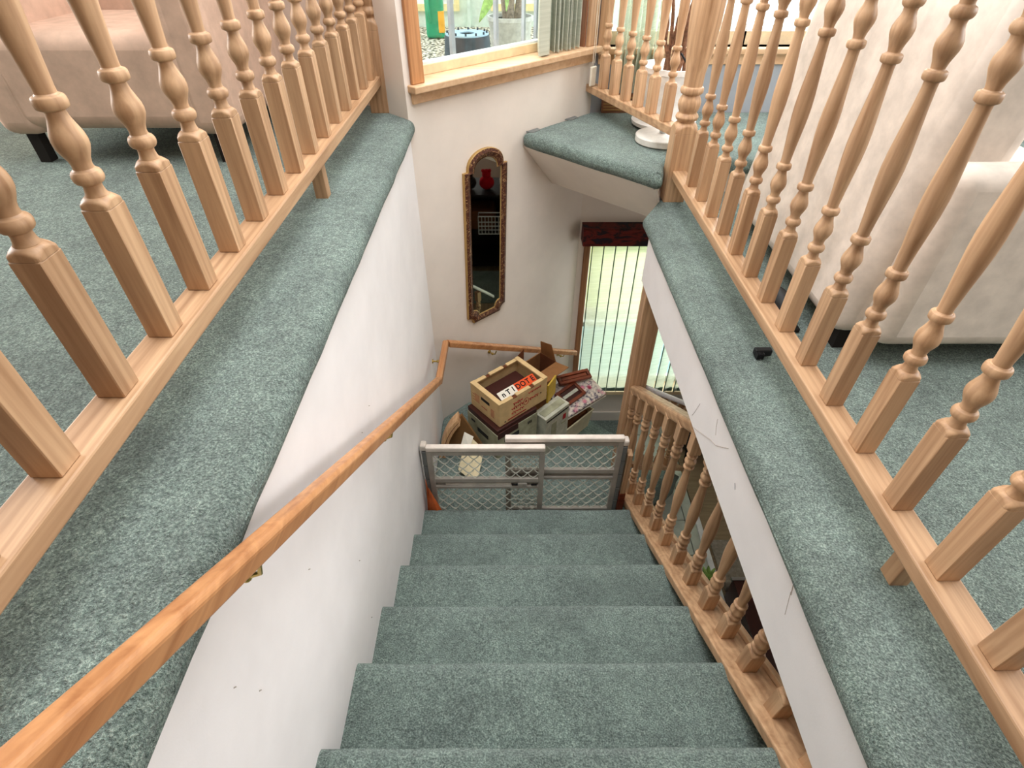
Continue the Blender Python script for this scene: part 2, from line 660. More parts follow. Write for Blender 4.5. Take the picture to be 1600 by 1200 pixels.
def carpet_slab(name, poly, z, h, r, wob=.004, seg=5):
    """polygon slab with rolled edges; fine simple subdivision and a little waviness"""
    bm = bmesh.new()
    n = len(poly)
    vs = [bm.verts.new((x, y, z)) for x, y in poly]
    f = bm.faces.new(vs)
    if f.normal.z < 0: f.normal_flip()
    ext = bmesh.ops.extrude_face_region(bm, geom=[f])
    bmesh.ops.translate(bm, verts=[v for v in ext['geom'] if isinstance(v, bmesh.types.BMVert)], vec=(0, 0, -h))
    bmesh.ops.recalc_face_normals(bm, faces=bm.faces)
    # cut the long edges so that the roll can wander
    for e in list(bm.edges):
        L = e.calc_length()
        if L > .12 and abs(e.verts[0].co.z - e.verts[1].co.z) < 1e-5:
            bmesh.ops.subdivide_edges(bm, edges=[e], cuts=min(60, int(L / .06)))
    bmesh.ops.bevel(bm, geom=[e for e in bm.edges if e.is_boundary is False and e.calc_face_angle(0) > .5], offset=r, segments=seg, profile=.5, affect='EDGES')
    for v in bm.verts:
        nn = noise.noise_vector(v.co * 7.0)
        v.co += Vector((nn.x, nn.y, nn.z * .5)) * wob
    for fa in bm.faces: fa.smooth = len(fa.verts) <= 4
    me = bpy.data.meshes.new(name)
    bm.to_mesh(me); bm.free()
    me.materials.append(M['carpet'])
    o = bpy.data.objects.new(name, me)
    COL.objects.link(o)
    return struct(o)


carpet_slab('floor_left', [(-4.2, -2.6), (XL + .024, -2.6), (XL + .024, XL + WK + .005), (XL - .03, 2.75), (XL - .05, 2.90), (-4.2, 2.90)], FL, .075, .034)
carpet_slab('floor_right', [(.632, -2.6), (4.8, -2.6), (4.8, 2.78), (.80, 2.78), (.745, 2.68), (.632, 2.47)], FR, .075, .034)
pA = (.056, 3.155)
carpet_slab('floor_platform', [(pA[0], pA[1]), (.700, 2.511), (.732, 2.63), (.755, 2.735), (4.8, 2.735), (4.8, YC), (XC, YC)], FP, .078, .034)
# white faces below the rolled edges
struct(MB().prism([(.655, -2.6), (.655, 2.41), (.76, 2.60), (4.8, 2.60), (4.8, -2.6)], 2.195, FR - .05).build('ceiling_right', M['wall']))
# sloping soffit under the platform
mb = MB()
s1 = 3.235; s2 = 3.604
a = (s1 - WK) / 2; b = (s2 - WK) / 2
ex = .69
P1 = (a, a + WK, FP - .07); P2 = (ex, s1 - ex, FP - .07)
P3 = (b, b + WK, 2.326); P4 = (ex + .16, s2 - ex - .16, 2.326)
Q3 = (XC, YC, 2.326); Q4 = (1.2, YC, 2.326)
P4 = (.82, 2.80, 2.326)
vs = [P1, P2, P4, P3, (4.8, 2.80, FP - .07), (4.8, 2.80, 2.326), (4.8, YC, 2.326), (XC, YC, 2.326), (4.8, YC, FP - .07), (XC, YC, FP - .07), (.752, 2.77, FP - .07)]
fs = [(0, 1, 2, 3), (1, 10, 2), (10, 4, 5, 2), (3, 2, 5, 6, 7), (0, 9, 8, 4, 10, 1), (0, 3, 7, 9), (4, 8, 6, 5), (7, 6, 8, 9)]
mb.add(vs, fs)
struct(mb.build('ceiling_soffit', M['wall_warm']))

# ------------------------------------------------------------------ stairs
stair = thing('staircase', (.08, .4, 0), kind='structure')


def step_mesh(name, nose, z, run, rise, l0, l1, frame, wob=.0035, nl=36):
    """frame(l, s, z) -> world; nose = distance along the flight"""
    prof = [(nose - run - .035, z)]
    k = 7
    for i in range(1, k): prof.append((nose - run - .035 + (run + .035 - .028) * i / k, z))
    R = .027
    for i in range(7):
        a = math.pi * (.5 - i / 6)
        prof.append((nose - R + R * math.cos(a), z - R + R * math.sin(a)))
    prof += [(nose - .030, z - .06), (nose - .030, z - rise - .04), (nose - run - .035, z - rise - .04)]
    m = len(prof)
    vs, fs, sm = [], [], []
    for i in range(nl + 1):
        l = l0 + (l1 - l0) * i / nl
        for j, (s, zz) in enumerate(prof):
            p = Vector(frame(l, s, zz))
            if j < m - 2:
                nn = noise.noise_vector(p * 6.0)
                p += Vector((0, nn.y, nn.z)) * wob
            vs.append(tuple(p))
    for i in range(nl):
        for j in range(m):
            q = (j + 1) % m
            fs.append((i * m + j, (i + 1) * m + j, (i + 1) * m + q, i * m + q))
    mb = MB()
    mb.add(vs, fs, True)
    mb.add([vs[j] for j in range(m)], [tuple(range(m))])
    mb.add([vs[nl * m + j] for j in range(m)], [tuple(range(m))[::-1]])
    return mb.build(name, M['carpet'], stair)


straight = lambda l, s, z: (l, s, z)
for i in range(-4, 6):
    step_mesh('step', NY + RUN * i, NZ - RISE * i, RUN, RISE, XL, .737, straight)
# landing, then the flight that turns 45 degrees
zl = NZ - RISE * 6
lm = MB()
lp = [(XL, 1.70), (.737, 1.70), (.737, 1.793), (-.284, 2.814), (XL, XL + WK)]
lm.prism(lp, zl - .22, zl)
lm.build('landing', M['carpet'], stair, bevel=.026, seg=4)
diag = lambda l, s, z: ((s - l) * S2, (s + l) * S2, z)
r2 = (zl - F0) / 5
for k in range(1, 5):
    step_mesh('step', (2.53 + .39 * k) * S2, zl - r2 * k, .276, r2, 1.02, WK * S2, diag)

# ------------------------------------------------------------------ main floor
fl = struct(MB().box(-.46, 4.8, -2.6, YC + .1, -.12, F0 - .012).build('floor', M['grout']))
row0, col0, ts = 2.181, 1.337, .3015
tile = None
for ix, (xa, xb) in enumerate([(col0 - 2 * ts, col0 - ts), (col0 - ts, col0), (col0, col0 + .085)]):
    first = None
    for iy in range(-5, 5):
        ya = row0 + iy * ts
        yb = min(ya + ts, YC)
        if first is None or yb - ya < ts - .01:
            mb = MB().box(-(xb - xa) / 2 + .0025, (xb - xa) / 2 - .0025, -(yb - ya) / 2 + .0025, (yb - ya) / 2 - .0025, -.011, .0)
            t = mb.build('tile', M['tile'], None, bevel=.002, seg=1)
            t.parent = fl
            if first is None: first = t
        else:
            t = first.copy(); COL.objects.link(t)
        t.location = ((xa + xb) / 2, (ya + yb) / 2, F0)
struct(MB().box(1.425, 4.8, -2.6, YC, F0 - .02, F0 + .002).build('floor_wood', M['laminate']))
struct(MB().box(1.408, 1.452, -2.6, 2.55, F0 - .02, F0 + .012).build('trim_2', M['white_vinyl'], bevel=.006))
cm = MB().prism([(XC - .3, YC - .02), (-.1, 3.0), (.4, 2.9), (.75, 3.05), (1.06, 3.2), (1.06, YC)], F0 - .02, F0 + .008).build('floor_carpet', M['carpet'])
struct(cm)
struct(MB().box(XC + .02, LX1 + .1, YC - .018, YC, F0 + .004, F0 + .11).build('baseboard_window', M['wall_warm'], bevel=.004))

# ------------------------------------------------------------------ balusters and railings
HB = .0215


def baluster_profile(b, total, t, k=1.0):
    fat = 1.0 if k >= 1 else .95
    """turned part between lower block (height b) and upper block (height t)"""
    h = total - b - t
    lo = [(.004, .0165), (.010, .0140), (.018, .0128), (.0235, .0132), (.0240, .0175), (.029, .0205), (.034, .0213), (.039, .0205), (.0440, .0175), (.0445, .0140), (.052, .0133), (.060, .0150),
          (.069, .0190), (.078, .0222), (.086, .0228), (.095, .0215), (.105, .0180), (.115, .0145), (.124, .0128), (.1275, .0128), (.1280, .0185), (.131, .0207), (.137, .0213), (.143, .0207), (.1465, .0185), (.147, .0136)]
    q = min(k, h / .62)
    prof = [(r, b + z * q) for z, r in lo]
    zt0, zt1 = b + .157 * q, total - t - .157 * q
    for u, r in ((0, .0135), (.12, .0158), (.25, .0190), (.38, .0218), (.48, .0225), (.58, .0215), (.72, .0185), (.88, .0150), (1, .0132)):
        prof.append((r * fat, zt0 + (zt1 - zt0) * u))
    up = [(z, r) for z, r in lo][::-1]
    prof += [(r, total - t - z * q) for z, r in up]
    return prof


def shoulder(mb, half, z0, z1, r1, n=32, flip=False):
    """square block turning into a round neck: curved shoulders on each face"""
    rings = []
    R0 = half * 1.4143
    for i in range(9):
        u = i / 8
        rings.append((R0 + (r1 - R0) * (u ** 1.6), z0 + (z1 - z0) * u))
    vs, fs = [], []
    for R, z in rings:
        for j in range(n):
            a = 2 * math.pi * (j + .5) / n
            c, s_ = math.cos(a), math.sin(a)
            r = min(half / max(abs(c), abs(s_)), R)
            vs.append((r * c, r * s_, z))
    for i in range(8):
        for j in range(n):
            k = (j + 1) % n
            fs.append((i * n + j, i * n + k, (i + 1) * n + k, (i + 1) * n + j))
    fs.append(tuple(8 * n + j for j in range(n)))
    mb.add(vs, fs, False)


def baluster_mesh(name, mat, b, total, t, clip=None, sink=0.0, k=1.0):
    mb = MB()
    top = clip if clip else total
    mb.box(-HB, HB, -HB, HB, -sink, min(b - .011, top) if top > b else top)
    if top > b:
        shoulder(mb, HB, b - .011, min(b + .005, top), .0165)
        prof = [p for p in baluster_profile(b, total, t, k) if p[1] <= top]
        if len(prof) > 1: mb.lathe(prof, 18)
    if not clip or clip > total - t:
        mb.box(-HB, HB, -HB, HB, total - t, total)
    return mb


def newel_mesh(half, b, total):
    mb = MB()
    mb.box(-half, half, -half, half, 0, b - .018)
    shoulder(mb, half, b - .018, b + .024, half * .80, 48)
    h = half / .045
    pr = [(.02, .036), (.026, .033), (.030, .036), (.036, .043), (.046, .0465), (.056, .043), (.062, .036), (.066, .035), (.076, .040), (.092, .0445), (.108, .0445), (.122, .040), (.134, .034), (.140, .033), (.141, .041), (.148, .045), (.162, .045), (.169, .041), (.170, .037),
          (.22, .038), (.30, .049), (.40, .058), (.47, .060), (.56, .056), (.68, .045), (.78, .036), (.84, .034)]
    mb.lathe([(r * h, b + z) for z, r in pr if b + z < total - .12], 24)
    mb.box(-half, half, -half, half, total - .18, total)
    return mb


RH = 1.14  # rail height


def level_railing(name, label, p0, p1, zfloor, base_centres, postspec, bal_block, feet=()):
    """p0,p1 plan ends of the rail; base_centres plan points of the balusters"""
    root = thing(name, (p0[0], p0[1], zfloor), label, 'railing', 'turned wooden railings')
    d = Vector((p1[0] - p0[0], p1[1] - p0[1], 0)).normalized()
    ax = 'y' if abs(d.y) > abs(d.x) else 'x'
    a, b = Vector((p0[0], p0[1], 0)), Vector((p1[0], p1[1], 0))
    zb = zfloor + .115
    w = .033
    sec = lambda z0, z1, ww: [(-ww, z0), (ww, z0), (ww, z1), (-ww, z1)]
    MB().sweep(sec(zb, zb + .038, w), [a, b]).build('bottom_rail', M['fir_' + ax], root, bevel=.004)
    MB().sweep(sec(zfloor + RH - .02, zfloor + RH + .04, .034), [a, b]).build('top_rail', M['fir_' + ax], root, bevel=.012, seg=3)
    proto = None
    ang = math.atan2(d.y, d.x)
    for q in base_centres:
        loc = (q[0], q[1], zb + .038)
        if proto is None:
            proto = baluster_mesh('baluster', None, bal_block, RH - .02 - .153, .13).build('baluster', M['fir_z'], None, bevel=.0025, seg=1)
            proto.parent = root
            proto.location = Vector(loc) - root_loc(root)
            o = proto
        else:
            o = copy_of(proto, root, loc)
        o.rotation_euler = (0, 0, ang)
    for (x, y, z, half, blk, tot) in postspec:
        o = newel_mesh(half, blk, tot).build('newel_post', M['fir_z'], None, bevel=.003, seg=2)
        o.parent = root
        o.location = Vector((x, y, z)) - root_loc(root)
        o.rotation_euler = (0, 0, 0)
    for (x, y) in feet:
        MB().box(x - .02, x + .02, y - .02, y + .02, zfloor - .01, zb + .002).build('foot_block', M['fir_z'], root, bevel=.002)
    return root


lx = -.614
level_railing('stair_railing', 'long pale wooden railing on the carpeted ledge above the left white wall', (lx, -1.6), (lx + .0, 2.84), FL,
              [(lx - .002, 1.116 + .157 * i) for i in range(-11, 11)], [(-.600, 2.787, FL, .046, .345, 1.3)], .243, feet=[(lx - .006, 1.78), (lx - .006, .2)])
rx = .812
level_railing('stair_railing', 'pale wooden railing with large turned newel along the right carpeted ledge', (rx, -1.6), (rx - .010, 2.64), FR,
              [(rx + .001, 1.336 + .158 * i) for i in range(-14, 8)], [(.800, 2.668, FR, .050, .335, 1.4)], .229, feet=[(rx + .02, .62)])
b45 = [(.507, 3.422), (.55, 3.29), (.592, 3.166), (.638, 3.05), (.681, 2.928), (.727, 2.796)]
level_railing('stair_railing', 'short pale wooden railing of six balusters between window corner and newel', (.466, 3.565), (.785, 2.72), FP + .002,
              [(x + .017, y + .024) for x, y in b45], [], .165)

# lower stair railing
lower = thing('stair_railing', (.655, 2.17, zl), 'lower wooden stair railing descending beside the carpeted treads to a square post', 'railing', 'turned wooden railings')
nose_line = lambda y: NZ - (RISE / RUN) * (y - NY)
def slope_bar(mb, x0, x1, ya, yb, off0, off1):
    vs = []
    for y in (ya, yb):
        z = nose_line(y)
        vs += [(x0, y, z + off0), (x1, y, z + off0), (x1, y, z + off1), (x0, y, z + off1)]
    return mb.add(vs, [(0, 1, 2, 3), (7, 6, 5, 4), (0, 4, 5, 1), (1, 5, 6, 2), (2, 6, 7, 3), (3, 7, 4, 0)])
slope_bar(MB(), .630, .738, -.4, 2.31, -.042, .0).build('bottom_rail', M['fir_y'], lower, bevel=.005)
slope_bar(MB(), .738, .756, -.4, 2.31, -.28, .022).build('outer_skirt', M['pine_y'], lower, bevel=.003)
slope_bar(MB(), .668, .732, 1.30, 2.31, .700, .757).build('handrail', M['fir_y'], lower, bevel=.014, seg=3)
MB().box(.662, .757, 2.300, 2.395, zl - .20, 2.195).build('newel_post', M['fir_z'], lower, bevel=.004)
ys = [.491 - .147, .491, .642, .779, .920, 1.067, 1.211, 1.365, 1.509, 1.656, 1.804, 1.95, 2.095, 2.225]
full = None
for y in ys:
    yc = y + .0215
    zb = nose_line(yc) - .004
    tot = .70
    clip = 2.195 - zb
    loc = (.6875, yc, zb)
    if clip < tot:
        o = baluster_mesh('baluster', None, .115, tot, .09, clip=clip, sink=.02, k=.62).build('baluster', M['fir_z'], None, bevel=.0025, seg=1)
        o.parent = lower
        o.location = Vector(loc) - root_loc(lower)
    elif full is None:
        full = baluster_mesh('baluster', None, .115, tot + .02, .10, sink=.02, k=.62).build('baluster', M['fir_z'], None, bevel=.0025, seg=1)
        full.parent = lower
        full.location = Vector(loc) - root_loc(lower)
    else:
        copy_of(full, lower, loc)

# railing of the second, angled flight (beyond the post)
sec2 = thing('stair_railing', (.70, 2.20, zl - .2), 'wooden railing of the lower angled flight, behind the square post', 'railing', 'turned wooden railings')
d2 = lambda s: (.772 + s * S2, 2.300 + s * S2)
def bar2(mb, s0, s1, w0, w1, zo0, zo1, m2):
    vs = []
    for s in (s0, s1):
        x, y = d2(s)
        z = zl - .02 - m2 * s
        for w, zz in ((w0, zo0), (w1, zo0), (w1, zo1), (w0, zo1)):
            vs.append((x + w * S2, y - w * S2, z + zz))
    return mb.add(vs, [(0, 1, 2, 3), (7, 6, 5, 4), (0, 4, 5, 1), (1, 5, 6, 2), (2, 6, 7, 3), (3, 7, 4, 0)])
M2 = .86
bar2(MB(), 0, .85, -.035, .035, -.10, -.06, M2).build('bottom_rail', M['fir_x'], sec2, bevel=.004)
bar2(MB(), 0, .85, -.045, .045, .560, .592, M2).build('handrail', M['wall'], sec2, bevel=.012)  # white colour stands in for window light on the wooden rail
first = None
for i in range(5):
    x, y = d2(.08 + .15 * i)
    z = zl - .02 - M2 * (.08 + .15 * i) - .075
    if first is None:
        first = baluster_mesh('baluster', None, .10, .62, .10, sink=.01, k=.62).build('baluster', M['fir_z'], None, bevel=.0025, seg=1)
        first.parent = sec2; first.location = Vector((x, y, z)) - root_loc(sec2); first.rotation_euler = (0, 0, math.pi / 4)
    else:
        o = copy_of(first, sec2, (x, y, z)); o.rotation_euler = (0, 0, math.pi / 4)

# ------------------------------------------------------------------ wall handrail
hr = thing('wall_handrail', (-.39, 1.3, 2.2), 'honey oak handrail on brass brackets along the left and angled walls', 'handrail')
hx = XL + .072
hs = RISE / RUN
hz = lambda y: 2.925 - hs * (y - .39)
sec = [(-.0165, -.025), (.0165, -.025), (.0185, .012), (.011, .022), (-.011, .022), (-.0185, .012)]
yk = 2.235
p45 = lambda t: W(t, .075, 0)
c45 = W(.046, .075, 0)
zk = hz(yk)
pts = [(hx, -1.2, hz(-1.2)), (hx, yk, zk)]
MB().sweep(sec, pts).build('sloping_rail', M['oak_y'], hr, bevel=.004)
z45 = lambda t: 1.655 - .585 * t
MB().sweep(sec, [(hx, yk - .008, zk), (hx, c45[1], 1.650)]).build('short_rail', M['oak_y'], hr, bevel=.004)
MB().sweep(sec, [(c45[0], c45[1] - .002, 1.650), (W(TW - .01, .075, 0)[0], W(TW - .01, .075, 0)[1], z45(TW))]).build('angled_rail', M['oak_x'], hr, bevel=.004)
for (wx, y, z, zr) in [(XL, .46, hz(.46) - .080, hz(.46) - .03), (XL, 1.262, hz(1.262) - .076, hz(1.262) - .03), (XL, 2.50, 1.605, 1.625)]:
    k = MB()
    k.tube([(wx, y, z), (wx + .005, y, z)], .013, 12)
    k.tube([(wx + .004, y, z), (wx + .034, y, z)], .005, 8)
    k.ball((wx + .034, y, z), .0095)
    k.tube([(wx + .034, y, z), (wx + .060, y, z + .012), (wx + .070, y, zr + .004)], .0042, 8)
    k.build('bracket', M['brass'], hr)
for t in (.44, 1.18):
    z = z45(t) - .070
    k = MB()
    k.tube([W(t, 0, z), W(t, .005, z)], .013, 12)
    k.tube([W(t, .004, z), W(t, .034, z)], .005, 8)
    k.ball(W(t, .034, z), .0095)
    k.tube([W(t, .034, z), W(t, .060, z + .012), W(t, .072, z + .042)], .0042, 8)
    k.build('bracket', M['brass'], hr)

# ------------------------------------------------------------------ patio window in the angled wall
win = thing('window_1', W(.66, 0, 3.0), kind='structure')
def b45(mb, t0, t1, o0, o1, z0, z1):
    return wall45_prism(mb, t0, t1, o0, o1, z0, z1)
SZ = 3.022
b45(MB(), .015, TW - .005, .055, -.17, SZ - .030, SZ).build('window_sill', M['pine_x'], win, bevel=.005, seg=2)
b45(MB(), .028, TW - .02, .016, 0, SZ - .078, SZ - .030).build('apron', M['pine_x'], win, bevel=.003)
b45(MB(), .030, .098, .020, 0, SZ, 4.6).build('casing', M['oak_z'], win, bevel=.005)
b45(MB(), A0 - .002, A0 + .012, 0, -.155, SZ, AZ1).build('jamb', M['pine_z'], win)
b45(MB(), A1 - .014, A1 + .002, 0, -.155, SZ, AZ1).build('jamb', M['brown_z'], win)
b45(MB(), A1, TW - .012, .020, 0, SZ, 4.6).build('casing', M['fir_z'], win, bevel=.005)
b45(MB(), .030, TW - .012, .020, 0, AZ1, AZ1 + .07).build('casing', M['oak_x'], win, bevel=.005)
b45(MB(), A0 + .012, A1 - .014, -.095, -.145, SZ, SZ + .042).build('sash_rail', M['pale_sash'], win, bevel=.003)
b45(MB(), A0 + .012, A0 + .03, -.095, -.145, SZ + .042, AZ1).build('sash_stile', M['white_vinyl'], win)
b45(MB(), A1 - .032, A1 - .014, -.095, -.145, SZ + .042, AZ1).build('sash_stile', M['white_vinyl'], win)
b45(MB(), A0 + .03, A1 - .03, -.100, -.135, SZ + .042, SZ + .052).build('glazing_strip', M['white_vinyl'], win)
b45(MB(), A0 + .03, A1 - .03, -.115, -.121, SZ + .045, AZ1).build('pane', M['glass'], win)
for t, wd in ((.43, .011), (.722, .009), (.922, .006), (1.02, .010)):
    b45(MB(), t - wd, t + wd, -.165, -.185, SZ - .05, AZ1).build('outside_bar', M['bluegrey_metal'], win)
# gathered vertical blind
bl = thing('vertical_blind', W(1.05, -.02, SZ), 'pale sage vertical blind gathered to the right of the patio window', 'blind')
k = MB(); b45(k, A0 + .02, A1 - .02, .0, -.06, AZ1 - .06, AZ1 - .01); k.build('headrail', M['white_vinyl'], bl)
for i in range(13):
    t = .905 + .0215 * i
    lean = .012 * math.sin(i * 1.7)
    sk = .055 - .003 * i
    q = [W(t - sk + lean, .020, 0), W(t + .0035 - sk + lean, .020, 0), W(t + .0035 + .014, -.068, 0), W(t + .014, -.068, 0)]
    mb = MB()
    mb.prism([p[:2] for p in q], SZ + .006 + .006 * random.random(), AZ1 - .06)
    mb.build('vane', M['vane_dense'], bl)
mb = MB()
b45(mb, .828, .905, .026, .022, SZ + .008, AZ1 - .06)
mb.build('vane', M['vane_dense'], bl)
# cord and tassel
cd = thing('blind_cord', W(TW - .045, .05, 2.9), 'thin looped blind cord with cream weight hanging by the window corner', 'cord')
ct = TW - .085
MB().tube([W(ct - .008, .062, 4.4), W(ct - .008, .062, 2.95)], .0016, 6).build('string', M['cord'], cd)
MB().tube([W(ct + .012, .062, 4.4), W(ct + .008, .062, 2.95)], .0016, 6).build('string', M['cord'], cd)
mb = MB()
mb.prism([W(ct - .024, .070, 0)[:2], W(ct + .024, .070, 0)[:2], W(ct + .024, .056, 0)[:2], W(ct - .024, .056, 0)[:2]], 2.835, 2.935)
mb.build('weight', M['cord'], cd, bevel=.006)

# outside the patio window
struct(MB().prism([(-3.5, 2.95 + .2), (-.40, 3.05 + .02), (.40, 3.76), (.40, 6.8), (-3.5, 6.8)], 2.56, 2.66).build('floor_patio', M['pebble']))
struct(MB().box(-3.6, 3.2, 6.75, 6.85, 2.5, 5.2).build('wall_patio', M['siding']))
for i, (xa, xb) in enumerate([(-1.20, -.52), (-.20, .30)]):
    pw = thing('window_%d' % (i + 4), ((xa + xb) / 2, 6.74, 2.80), kind='structure')
    MB().box(xa, xb, 6.715, 6.75, 2.80, 2.86).build('window_sill', M['yellow_trim'], pw)
    MB().box(xa, xa + .05, 6.72, 6.75, 2.86, 3.8).build('casing', M['yellow_trim'], pw)
    MB().box(xb - .05, xb, 6.72, 6.75, 2.86, 3.8).build('casing', M['yellow_trim'], pw)
    MB().box(xa + .05, xb - .05, 6.735, 6.75, 2.86, 3.8).build('pane', M['white_vinyl'], pw)
struct(MB().box(-.44, -.41, 6.72, 6.75, 2.66, 4.2).build('trim_3', M['siding']))
PC = (-.297, 4.40, 2.66)
pot = thing('upturned_pot', PC, 'dark ribbed plant pot standing upside down outside the patio window', 'pot')
MB().lathe([(.185, 0), (.185, .03), (.176, .04), (.153, .28), (.150, .288)], 28, c=PC).build('pot_wall', M['terracotta_dark'], pot)
MB().lathe([(.149, .286), (.149, .296), (.05, .296), (.05, .288)], 28, c=PC).build('pot_base', M['pot_rim_blue'], pot)
for i in range(12):
    a = i * math.pi / 6
    MB().box(PC[0] + .135 * math.cos(a) - .006, PC[0] + .135 * math.cos(a) + .006, PC[1] + .135 * math.sin(a) - .006, PC[1] + .135 * math.sin(a) + .006, 2.953, 2.970).build('stud', M['terracotta_dark'], pot)
JX, JY, JZ = -.705, 6.05, 2.66
jug = thing('green_jug', (JX, JY, JZ), 'green plastic jug with orange label and yellow cap on the pebbled patio', 'jug')
MB().box(JX - .085, JX + .085, JY, JY + .12, JZ + .002, JZ + .38).build('jug_body', M['jug_green'], jug, bevel=.03, seg=4)
MB().box(JX + .035, JX + .087, JY - .003, JY + .08, JZ + .05, JZ + .22).build('label_sticker', M['jug_label'], jug, bevel=.004)
MB().lathe([(.035, 0), (.035, .06), (.045, .065), (.045, .11), (.02, .115)], 16, c=(JX + .02, JY + .06, JZ + .37)).build('cap', M['jug_cap'], jug)
MB().tube([(JX - .05, JY, JZ + .33), (JX - .05, JY - .03, JZ + .28), (JX - .04, JY - .03, JZ + .18), (JX - .04, JY + .01, JZ + .13)], .014, 8).build('jug_handle', M['jug_green'], jug)
QC = (.0, 4.95, 2.66)
bp = thing('potted_plant', QC, 'large pale ribbed pot with a thick-stemmed leafy plant on the patio', 'plant')
MB().lathe([(.135, 0), (.165, .29), (.175, .30), (.175, .325), (.158, .325), (.155, .30)], 32, c=QC).build('pot', M['pot_grey'], bp)
MB().lathe([(.01, .30), (.154, .30)], 24, c=QC, cap=False).build('soil', M['soil'], bp)
for i, (dx, dy, tx, ty) in enumerate([(0, 0, .02, .05), (.05, .02, .09, .0), (-.03, .03, -.08, .1)]):
    MB().tube([(dx, QC[1] + dy, 2.95), (dx + tx * .4, QC[1] + dy + ty * .4, 3.2), (dx + tx, QC[1] + dy + ty, 3.6)], [.03, .026, .02], 10).build('stem', M['bark'], bp)
def leaf(base, tip, wid, parent, mat='leaf'):
    b_, t_ = Vector(base), Vector(tip)
    d = t_ - b_
    sd = d.cross(Vector((.2, 1, .1))).normalized()
    n_ = sd.cross(d).normalized()
    vs, fs = [], []
    for i in range(7):
        u = i / 6
        c = b_ + d * u - n_ * .06 * math.sin(u * math.pi) * d.length
        w_ = wid * math.sin(math.pi * min(1, .08 + u * .92)) ** .8 + .002
        for q, off in ((-1, .0), (0, -.012), (1, .0)):
            vs.append(tuple(c + sd * w_ * q + n_ * off))
        for q in (1, 0, -1):
            vs.append(tuple(c + sd * w_ * q + n_ * (.004 - (.012 if q == 0 else 0))))
    for i in range(6):
        for k_ in range(6):
            a_ = i * 6 + k_; b2 = i * 6 + (k_ + 1) % 6
            fs.append((a_, b2, b2 + 6, a_ + 6))
    return MB().add(vs, fs, True).build('leaf', M[mat], parent)
leaf((-.06, 4.88, 3.24), (-.225, 4.66, 2.98), .035, bp)
leaf((.0, 4.94, 3.28), (-.03, 4.80, 3.03), .02, bp)
leaf((.02, 4.94, 3.30), (.25, 4.85, 3.10), .035, bp)

# ------------------------------------------------------------------ upper window in the far wall
w2 = thing('window_2', (1.2, YC, 3.0), kind='structure')
MB().box(XC + .01, 2.6, YC - .045, YC + .15, 2.978, 3.010).build('window_sill', M['pine_x'], w2, bevel=.006)
MB().box(XC + .02, 2.58, YC - .014, YC, 2.925, 2.978).build('apron', M['pine_x'], w2, bevel=.003)
MB().box(UX0 - .07, UX0, YC - .018, YC, 3.01, 4.58).build('casing', M['fir_z'], w2, bevel=.004)
MB().box(UX1, UX1 + .07, YC - .018, YC, 3.01, 4.58).build('casing', M['fir_z'], w2, bevel=.004)
MB().box(UX0, UX1, YC + .07, YC + .11, 3.01, 3.075).build('sash_rail', M['pale_sash'], w2)
MB().box(UX0, UX1, YC + .08, YC + .10, 3.26, 3.275).build('sash_bar', M['white_vinyl'], w2)
MB().box(1.28, 1.34, YC + .07, YC + .11, 3.01, UZ1).build('mullion', M['white_vinyl'], w2)
MB().box(UX0, 1.28, YC + .088, YC + .094, 3.07, UZ1).build('pane', M['glass'], w2)
MB().box(1.34, UX1, YC + .088, YC + .094, 3.07, UZ1).build('pane', M['glass'], w2)
bl2 = thing('vertical_blind', (.62, YC - .06, 2.92), 'pale sage vertical blind drawn to the left behind the short railing', 'blind')
MB().box(UX0 - .05, UX1, YC - .10, YC - .05, 4.45, 4.5).build('headrail', M['white_vinyl'], bl2)
for i in range(9):
    x = .600 + .030 * i
    a = math.radians(58 + 6 * math.sin(i * 2.1))
    c = (x, YC - .062)
    dx, dy = .043 * math.cos(a), .043 * math.sin(a)
    nx, ny = -.0012 * math.sin(a), .0012 * math.cos(a)
    MB().prism([(c[0] - dx - nx, c[1] - dy - ny), (c[0] + dx - nx, c[1] + dy - ny), (c[0] + dx + nx, c[1] + dy + ny), (c[0] - dx + nx, c[1] - dy + ny)], 2.80, 4.45).build('vane', M['vane'], bl2)
lc = thing('net_curtain', (1.2, YC - .02, 3.05), 'white net curtain hanging across the upper right window', 'curtain')
vs, fs = [], []
NN = 90
for i in range(NN + 1):
    x = .80 + (1.9 - .80) * i / NN
    y = YC + .045 + .010 * math.sin(i * .9)
    vs += [(x, y, 3.09), (x, y, 4.45), (x, y + .002, 4.45), (x, y + .002, 3.09)]
for i in range(NN):
    for k_ in range(4):
        q = (k_ + 1) % 4
        fs.append((i * 4 + k_, i * 4 + q, (i + 1) * 4 + q, (i + 1) * 4 + k_))
MB().add(vs, fs, True).build('fabric', M['lace'], lc)

# ------------------------------------------------------------------ lower window
w3 = thing('window_3', (1.1, YC, .44), kind='structure')
MB().box(XC + .04, LX0 + .006, YC - .016, YC + .02, .44, 1.93).build('casing', M['brown_z'], w3, bevel=.003)
MB().box(LX1 - .006, LX1 + .05, YC - .016, YC + .02, .44, 1.93).build('casing', M['brown_z'], w3, bevel=.003)
MB().box(LX0 - .05, LX1 + .06, YC - .055, YC + .16, .405, .442).build('window_sill', M['pale_sash'], w3, bevel=.006)
MB().box(LX0 - .04, LX1 + .05, YC - .014, YC, .355, .405).build('apron', M['wall_warm'], w3, bevel=.003)
MB().box(LX0, LX1, YC + .09, YC + .13, .442, .50).build('sash_rail', M['white_vinyl'], w3)
MB().box(LX0, LX1, YC + .09, YC + .13, 1.03, 1.07).build('meeting_rail', M['white_vinyl'], w3)
MB().box(LX0, LX0 + .03, YC + .09, YC + .13, .50, 1.9).build('sash_stile', M['white_vinyl'], w3)
